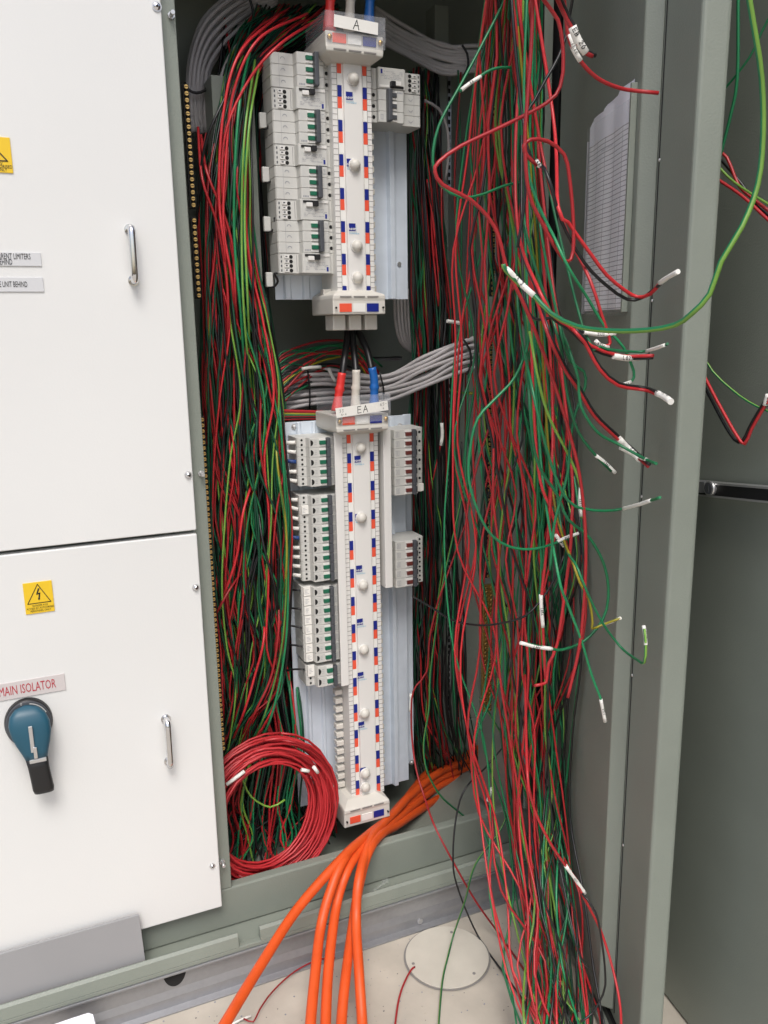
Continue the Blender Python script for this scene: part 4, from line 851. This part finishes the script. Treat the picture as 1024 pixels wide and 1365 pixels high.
flow(FS, 38, [('red', 38), ('green', 17), ('dark_green', 10), ('black', 24), ('lime', 9), ('earth', 8)], 'F', 'straying loosely round the bunch before the right post', .07, wander=.42, r=(.0015, .0020), step=.03)
flow([(100, 610, 660, 1.40), (260, 606, 668, 1.40), (420, 606, 672, 1.40), (580, 606, 676, 1.40), (740, 606, 676, 1.40), (900, 606, 672, 1.40), (1010, 612, 668, 1.42)], 14, [('red', 34), ('dark_green', 26), ('black', 32), ('green', 8)], 'B', 'sparse against the dark inner wall behind the bunch', .08, wander=.6, r=(.0015, .0019), partial=.5)
# middle arcs between the chassis
random.seed(44)
for i in range(17):
    c = pick([('red', 40), ('green', 22), ('dark_green', 20), ('black', 12), ('yellow', 6)]); y = 470+i*4.4; top = 452+random.random()*40+i*1.2
    pts = [(350+random.random()*15, y+30, 1.50), (375, y, 1.50), (405, (top+y)/2-4, 1.51), (440, top, 1.52), (475, top+random.uniform(0, 14), 1.53), (500+random.random()*10, top+random.uniform(25, 60), 1.54)]
    wire(c, pts, .0021, f'{WORD[c]} wire arching through the gap between the two chassis', f'{WORD[c]} wires arching between the chassis')
for i in range(7):
    c = ['red', 'red', 'yellow', 'green', 'red', 'black', 'red'][i]; wire(c, [(362, 546+i*2.4, 1.47), (400, 548+i*1.8, 1.47), (450, 549+i*1.6, 1.47), (470, 552+i*1.4, 1.48)], .002, f'{WORD[c]} wire running level above the lower tray', f'{WORD[c]} wires running level above the lower tray')
# --- grey cables
GC = 'grey cables'
random.seed(55)
for i in range(11):
    t = i/10; wire('grey', [(370, -34+50*t, 1.55), (338, -22+52*t, 1.55), (300+10*t, -2+54*t, 1.54-.02*(i%2)), (270+18*t, 28+50*t, 1.53-.02*(i%2)), (254+24*t, 74+24*t, 1.52-.015*(i%2)), (250+26*t, 122, 1.50), (253+20*t+random.uniform(-3, 3), 150+random.uniform(0, 12), 1.50), (254+22*t, 168+random.uniform(-8, 14), 1.50)], .0036, 'grey sheathed cable in the arched bunch at the upper left of the interior', 'grey cables in the upper left bunch', 'cable')
wire('grey', [(345, 38, 1.49), (312, 66, 1.48), (293, 110, 1.47), (288, 160, 1.47), (300, 220, 1.47), (306, 300, 1.47)], .0030, 'single grey cable curving down beside the upper left bunch', None, 'cable')
for i in range(11):
    t = i/10; j = random.uniform(-4, 4); wire('grey', [(500, 10+42*t, 1.56), (540, 38+36*t+j, 1.54), (590, 58+38*t-j, 1.50), (630, 64+32*t+j, 1.48), (690, 60+34*t, 1.48)], .0040, 'dusty grey cable in the level bundle at the upper right of the interior', 'grey cables in the upper right bundle', 'cable')
for i in range(12):
    t = i/11; j = random.uniform(-3, 3); wire('grey', [(368, 498+50*t, 1.53), (430, 494+44*t+j, 1.52-.01*(i%2)), (510, 500+34*t-j, 1.51-.01*(i%2)), (565, 478+38*t+j, 1.45-.01*(i%2)), (610, 456+40*t-j, 1.43-.01*(i%2)), (650, 446+40*t, 1.42), (700, 442+40*t, 1.42)], .0040, 'grey cable in the thick bundle crossing between the chassis', 'grey cables in the middle bundle', 'cable')
for i in range(5):
    t = i/4; wire('grey', [(526+18*t, 385, 1.52), (527+18*t, 425, 1.52), (534+14*t, 455, 1.53), (552+6*t, 470+3*t, 1.54), (580, 478, 1.55)], .0032, 'grey cable dropping from behind the upper tray into the middle bundle', 'grey cables dropping into the middle bundle', 'cable')
wire('grey', [(566, 134, 1.48), (585, 145, 1.48), (596, 170, 1.48), (598, 205, 1.48), (594, 240, 1.49)], .0028, 'grey cable bowing right beside the single upper right breaker', None, 'cable')
def tie(pts, Y, label, r=.0016):
    wire('black', [(x, y, Y) for x, y in pts], r, label, 'black cable ties', 'cable tie', name='cable_tie')
tie([(246, 110), (252, 120), (262, 124), (274, 120), (278, 112)], 1.485, 'black cable tie round the grey bunch at the upper left', .0024)
tie([(330, -8), (336, 8), (338, 24), (333, 34)], 1.515, 'black cable tie high on the arched grey bunch', .0024)
tie([(616, 60), (623, 72), (624, 88), (619, 100)], 1.465, 'black cable tie round the upper right grey bundle', .0022)
tie([(410, 492), (413, 520), (413, 545)], 1.500, 'black cable tie round the left end of the middle grey bundle')
tie([(506, 496), (511, 515), (512, 532)], 1.490, 'black cable tie beside the blue boot on the middle bundle')
tie([(616, 450), (626, 466), (628, 484), (622, 500)], 1.408, 'black cable tie round the right end of the middle grey bundle', .0022)
# markers lying in the arcs
for pts, lb in (([(402, 492), (412, 490), (428, 489)], 'small white marker on the arching red wires left of centre'), ([(438, 491), (442, 500), (447, 509)], 'small white marker hanging upright below the arching wires')):
    p2 = [P(x, y, 1.49) for x, y in pts]; o = MB().tube(resample(p2, 6), .0032, M['tape'], 8).build('wire_marker'); tag(o, lb, 'marker')
for pts, lb in (([(596, 428), (604, 429), (614, 431)], 'white wire marker lying level right of the upper tray'), ([(589, 564), (590, 580), (588, 594)], 'white wire marker hanging upright right of the three-pole breakers'), ([(548, 925), (548, 935), (547, 948)], 'white and red wire marker beside the lower tray'), ([(655, 1050), (653, 1060), (650, 1068)], 'white wire marker hanging by the lower right post')):
    p2 = [P(x, y, 1.40 if pts[0][0] < 650 else 1.2) for x, y in pts]; o = MB().tube(resample(p2, 6), .0034, M['tape'], 8).build('wire_marker'); tag(o, lb, 'marker')
wire('lime', [(600, 520, 1.45), (620, 524, 1.45), (633, 525, 1.45)], .002, 'short lime wire with a yellow end near the middle bundle'); o = MB().tube([P(625, 524, 1.449), P(642, 525, 1.449)], .0032, M['wyellow'], 8).build('yellow_ferrule'); tag(o, 'small yellow ferrule on the lime wire near the middle bundle', 'ferrule')
# --- breaker tails: little wires with boots going into the left terminals
TC = ['red', 'grey', 'blue', 'red', 'grey', 'red', 'grey', 'blue', 'red', 'grey']
for gi, k, z in wires_in:
    if gi > 1 and (k % 2): continue
    c = TC[(k+gi*3) % 10] if gi < 2 else 'black'
    base = Vector((.4375, 1.395, z)); e = base+Vector((-.030, .02+random.uniform(-.008, .008), random.uniform(-.006, .006)))
    o = wire(c, [base, base.lerp(e, .5)+Vector((0, 0, .002)), e, e+Vector((-.03, .03, -.02))], .0019, f'{WORD[c]} wire entering the outer terminals of the lower left breakers', f'{WORD[c]} tails at the lower left breakers', world=True)
    if gi < 2:
        s = MB().tube([base, base.lerp(e, .35)+Vector((0, 0, .0012)), base.lerp(e, .75)+Vector((0, 0, .0015))], .0034, M['tape' if c != 'blue' else 'blue_w'], 8).build('marker_sleeve', o)
# cable tags beside the upper breakers
for px, py in ((350, 160), (354, 232), (356, 298), (359, 372)):
    k = (160, 232, 298, 372).index(py); o = empty('tagged_cable', P(px, py, 1.42)); b = MB(); b.box(-.006, .006, -.004, .004, -.013, .011, M['grey_pl']).build('tag', o, .0015)
    q = P(366, py-8, 1.40)-o.location; b = MB(); b.tube(catmull([(-.002, 0, -.012), (.006, -.004, -.013), (.012, -.01, -.004), q+Vector((0, 0, -.001)), q+Vector((.006, 0, 0))], .004), .0020, M['wblack'], 7).build('lead', o)
    tag(o, f'{ords[k]} grey tag and black lead entering the breakers left of the upper busbar', 'cable tag', 'tags left of the upper chassis')
# --- power cables with boots
def boot(pts, Y, mm, cable, label, zc):
    o = empty('power_cable', (0, 0, 0)); tag(o, label, 'power cable', 'booted power cables feeding the chassis')
    path = catmull([P(*p) for p in cable], .008); MB().tube(path, .0062, M['wblack'], 10).build('conductor', o)
    p = catmull([P(x, y, Y) for x, y in pts], .004); n = len(p); rs = [(.0078 if i/n < .42 else .0088) if i/n > .40 and i/n < .48 or i/n < .42 else .0070+.004*max(0, (i/n-.62)) for i in range(n)]
    rs = [.0074 if i/n < .38 else (.0092 if i/n < .46 else .0074+.010*max(0, i/n-.6)) for i in range(n)]
    MB().tube(p, .008, M[mm], 14, rs=rs).build('boot', o)
for x, mm, nm in ((440, 'boot_r', 'red'), (467, 'boot_w', 'ivory'), (493, 'boot_b', 'blue')):
    boot([(x+2, -34), (x+1, -14), (x, 6), (x-1, 26), (x-1, 40)], 1.375, mm, [(x+4, -120, 1.40), (x+3, -60, 1.39), (x+2, -20, 1.38), (x+2, 0, 1.375)], f'power cable with the {nm} boot entering the cover marked A', 0)
boot([(456, 497), (454, 512), (451, 530), (449, 548)], 1.375, 'boot_r', [(464, 420, 1.42), (463, 450, 1.41), (459, 480, 1.385), (456, 505, 1.376)], 'power cable with the red boot entering the cover marked EA', 0)
boot([(475, 493), (475, 510), (474, 528), (475, 548)], 1.375, 'boot_w', [(469, 420, 1.425), (470, 450, 1.41), (473, 478, 1.39), (475, 500, 1.376)], 'power cable with the ivory boot entering the cover marked EA', 0)
boot([(496, 490), (499, 507), (499, 526), (499, 548)], 1.375, 'boot_b', [(470, 425, 1.43), (478, 443, 1.415), (489, 466, 1.395), (496, 496, 1.376)], 'power cable with the blue boot entering the cover marked EA', 0)
wire('grey', [(700, -80, 1.5), (560, -60, 1.45)], .004, 'grey cable passing above the frame', None, 'cable') if False else None
# --- orange cables
OC = 'orange cables'
def oc(pts, label): wire('orange', pts, .0084, label, 'thick orange cables leaving over the sill', 'cable', n=12, step=.01)
oc([(668, 985, 1.62), (630, 1010, 1.57), (585, 1030, 1.52), (545, 1062, 1.43), (517, 1092, 1.35), (492, 1112, 1.29), (458, 1142, 1.225), (398, 1210, 1.165), (350, 1283, 1.085), (300, 1365, .99), (280, 1400, .95)], 'thick orange cable swinging furthest left across the slab')
oc([(672, 992, 1.63), (635, 1018, 1.57), (585, 1038, 1.52), (545, 1070, 1.43), (515, 1100, 1.345), (480, 1122, 1.275), (456, 1150, 1.215), (438, 1195, 1.18), (427, 1240, 1.15), (419, 1310, 1.07), (414, 1365, 1.01), (412, 1410, .97)], 'thick orange cable second from the left where they leave the frame')
oc([(676, 999, 1.64), (635, 1026, 1.57), (585, 1048, 1.51), (548, 1076, 1.42), (520, 1099, 1.34), (496, 1115, 1.285), (474, 1142, 1.235), (460, 1168, 1.205), (448, 1210, 1.18), (438, 1290, 1.09), (434, 1365, 1.01), (433, 1410, .96)], 'thick orange cable in the middle of the five')
oc([(680, 1004, 1.65), (640, 1034, 1.57), (592, 1060, 1.50), (556, 1082, 1.42), (528, 1101, 1.345), (507, 1113, 1.285), (491, 1137, 1.235), (480, 1175, 1.20), (470, 1235, 1.165), (460, 1310, 1.075), (455, 1365, 1.02), (453, 1410, .97)], 'thick orange cable second from the right where they leave the frame')
oc([(668, 980, 1.66), (622, 1006, 1.60), (575, 1026, 1.56), (536, 1072, 1.40), (511, 1098, 1.325), (494, 1120, 1.265), (479, 1170, 1.19), (475, 1225, 1.155), (479, 1300, 1.075), (483, 1365, 1.02), (484, 1410, .97)], 'thick orange cable furthest right where they leave the frame')
# --- red coil
random.seed(77)
cc = P(354, 1088, 1.335); coil = empty('wire_coil', cc); tag(coil, 'coil of red wire hanging in the bottom left of the open cabinet', 'wire coil')
for i in range(46):
    t = i/45; R0 = .089+.048*t**.8+random.uniform(-.004, .004); ox = .004-.002*t+random.gauss(0, .003); oz = .006+random.gauss(0, .004); tl = random.gauss(0, .06); ph = random.random()*6; ec = random.uniform(1.0, 1.08)
    pts = []
    for k in range(28):
        a = 2*math.pi*k/27+ph; rr_ = R0*(1+.02*math.sin(2*a+ph))
        pts.append(Vector((ox+rr_*math.cos(a), .02*math.sin(a+1)+tl*rr_*math.cos(a)+random.gauss(0, .0006)+(i % 7)*.005-.014, oz+rr_*ec*math.sin(a))))
    MB().tube(pts, .0023, M['coil'], 7).build('loop', coil)
for px0, py0, px1, py1 in ((302, 1046, 326, 1028), (402, 1026, 412, 1028), (418, 1022, 424, 1030), (438, 1143, 441, 1140)):
    a = P(px0, py0, 1.312)-cc; c = P(px1, py1, 1.312)-cc; MB().tube([a, (a+c)/2, c], .0034, M['tape'], 8).build('marker_sleeve', coil)
wire('lime', [(322, 1036, 1.38), (335, 1062, 1.38), (360, 1076, 1.38), (380, 1066, 1.38)], .002, 'lime wire arcing across the opening of the red coil')
for i in range(26):
    c = pick([('red', 34), ('lime', 9), ('green', 12), ('dark_green', 22), ('black', 23)]); x = 310+i*3.4
    wire(c, [(x+random.uniform(-10, 4), 870, 1.50), (x+random.uniform(-10, 8), 930, 1.43), (x+10, 1000, 1.42), (x+random.uniform(-8, 8), 1070, 1.41), (x+random.uniform(-12, 16), 1120, 1.41), (x+random.uniform(-25, 25), 1165, 1.40), (x+random.uniform(-20, 20), 1210, 1.36)], .0021, f'{WORD[c]} wire seen through the red coil', f'{WORD[c]} wires seen through the coil')
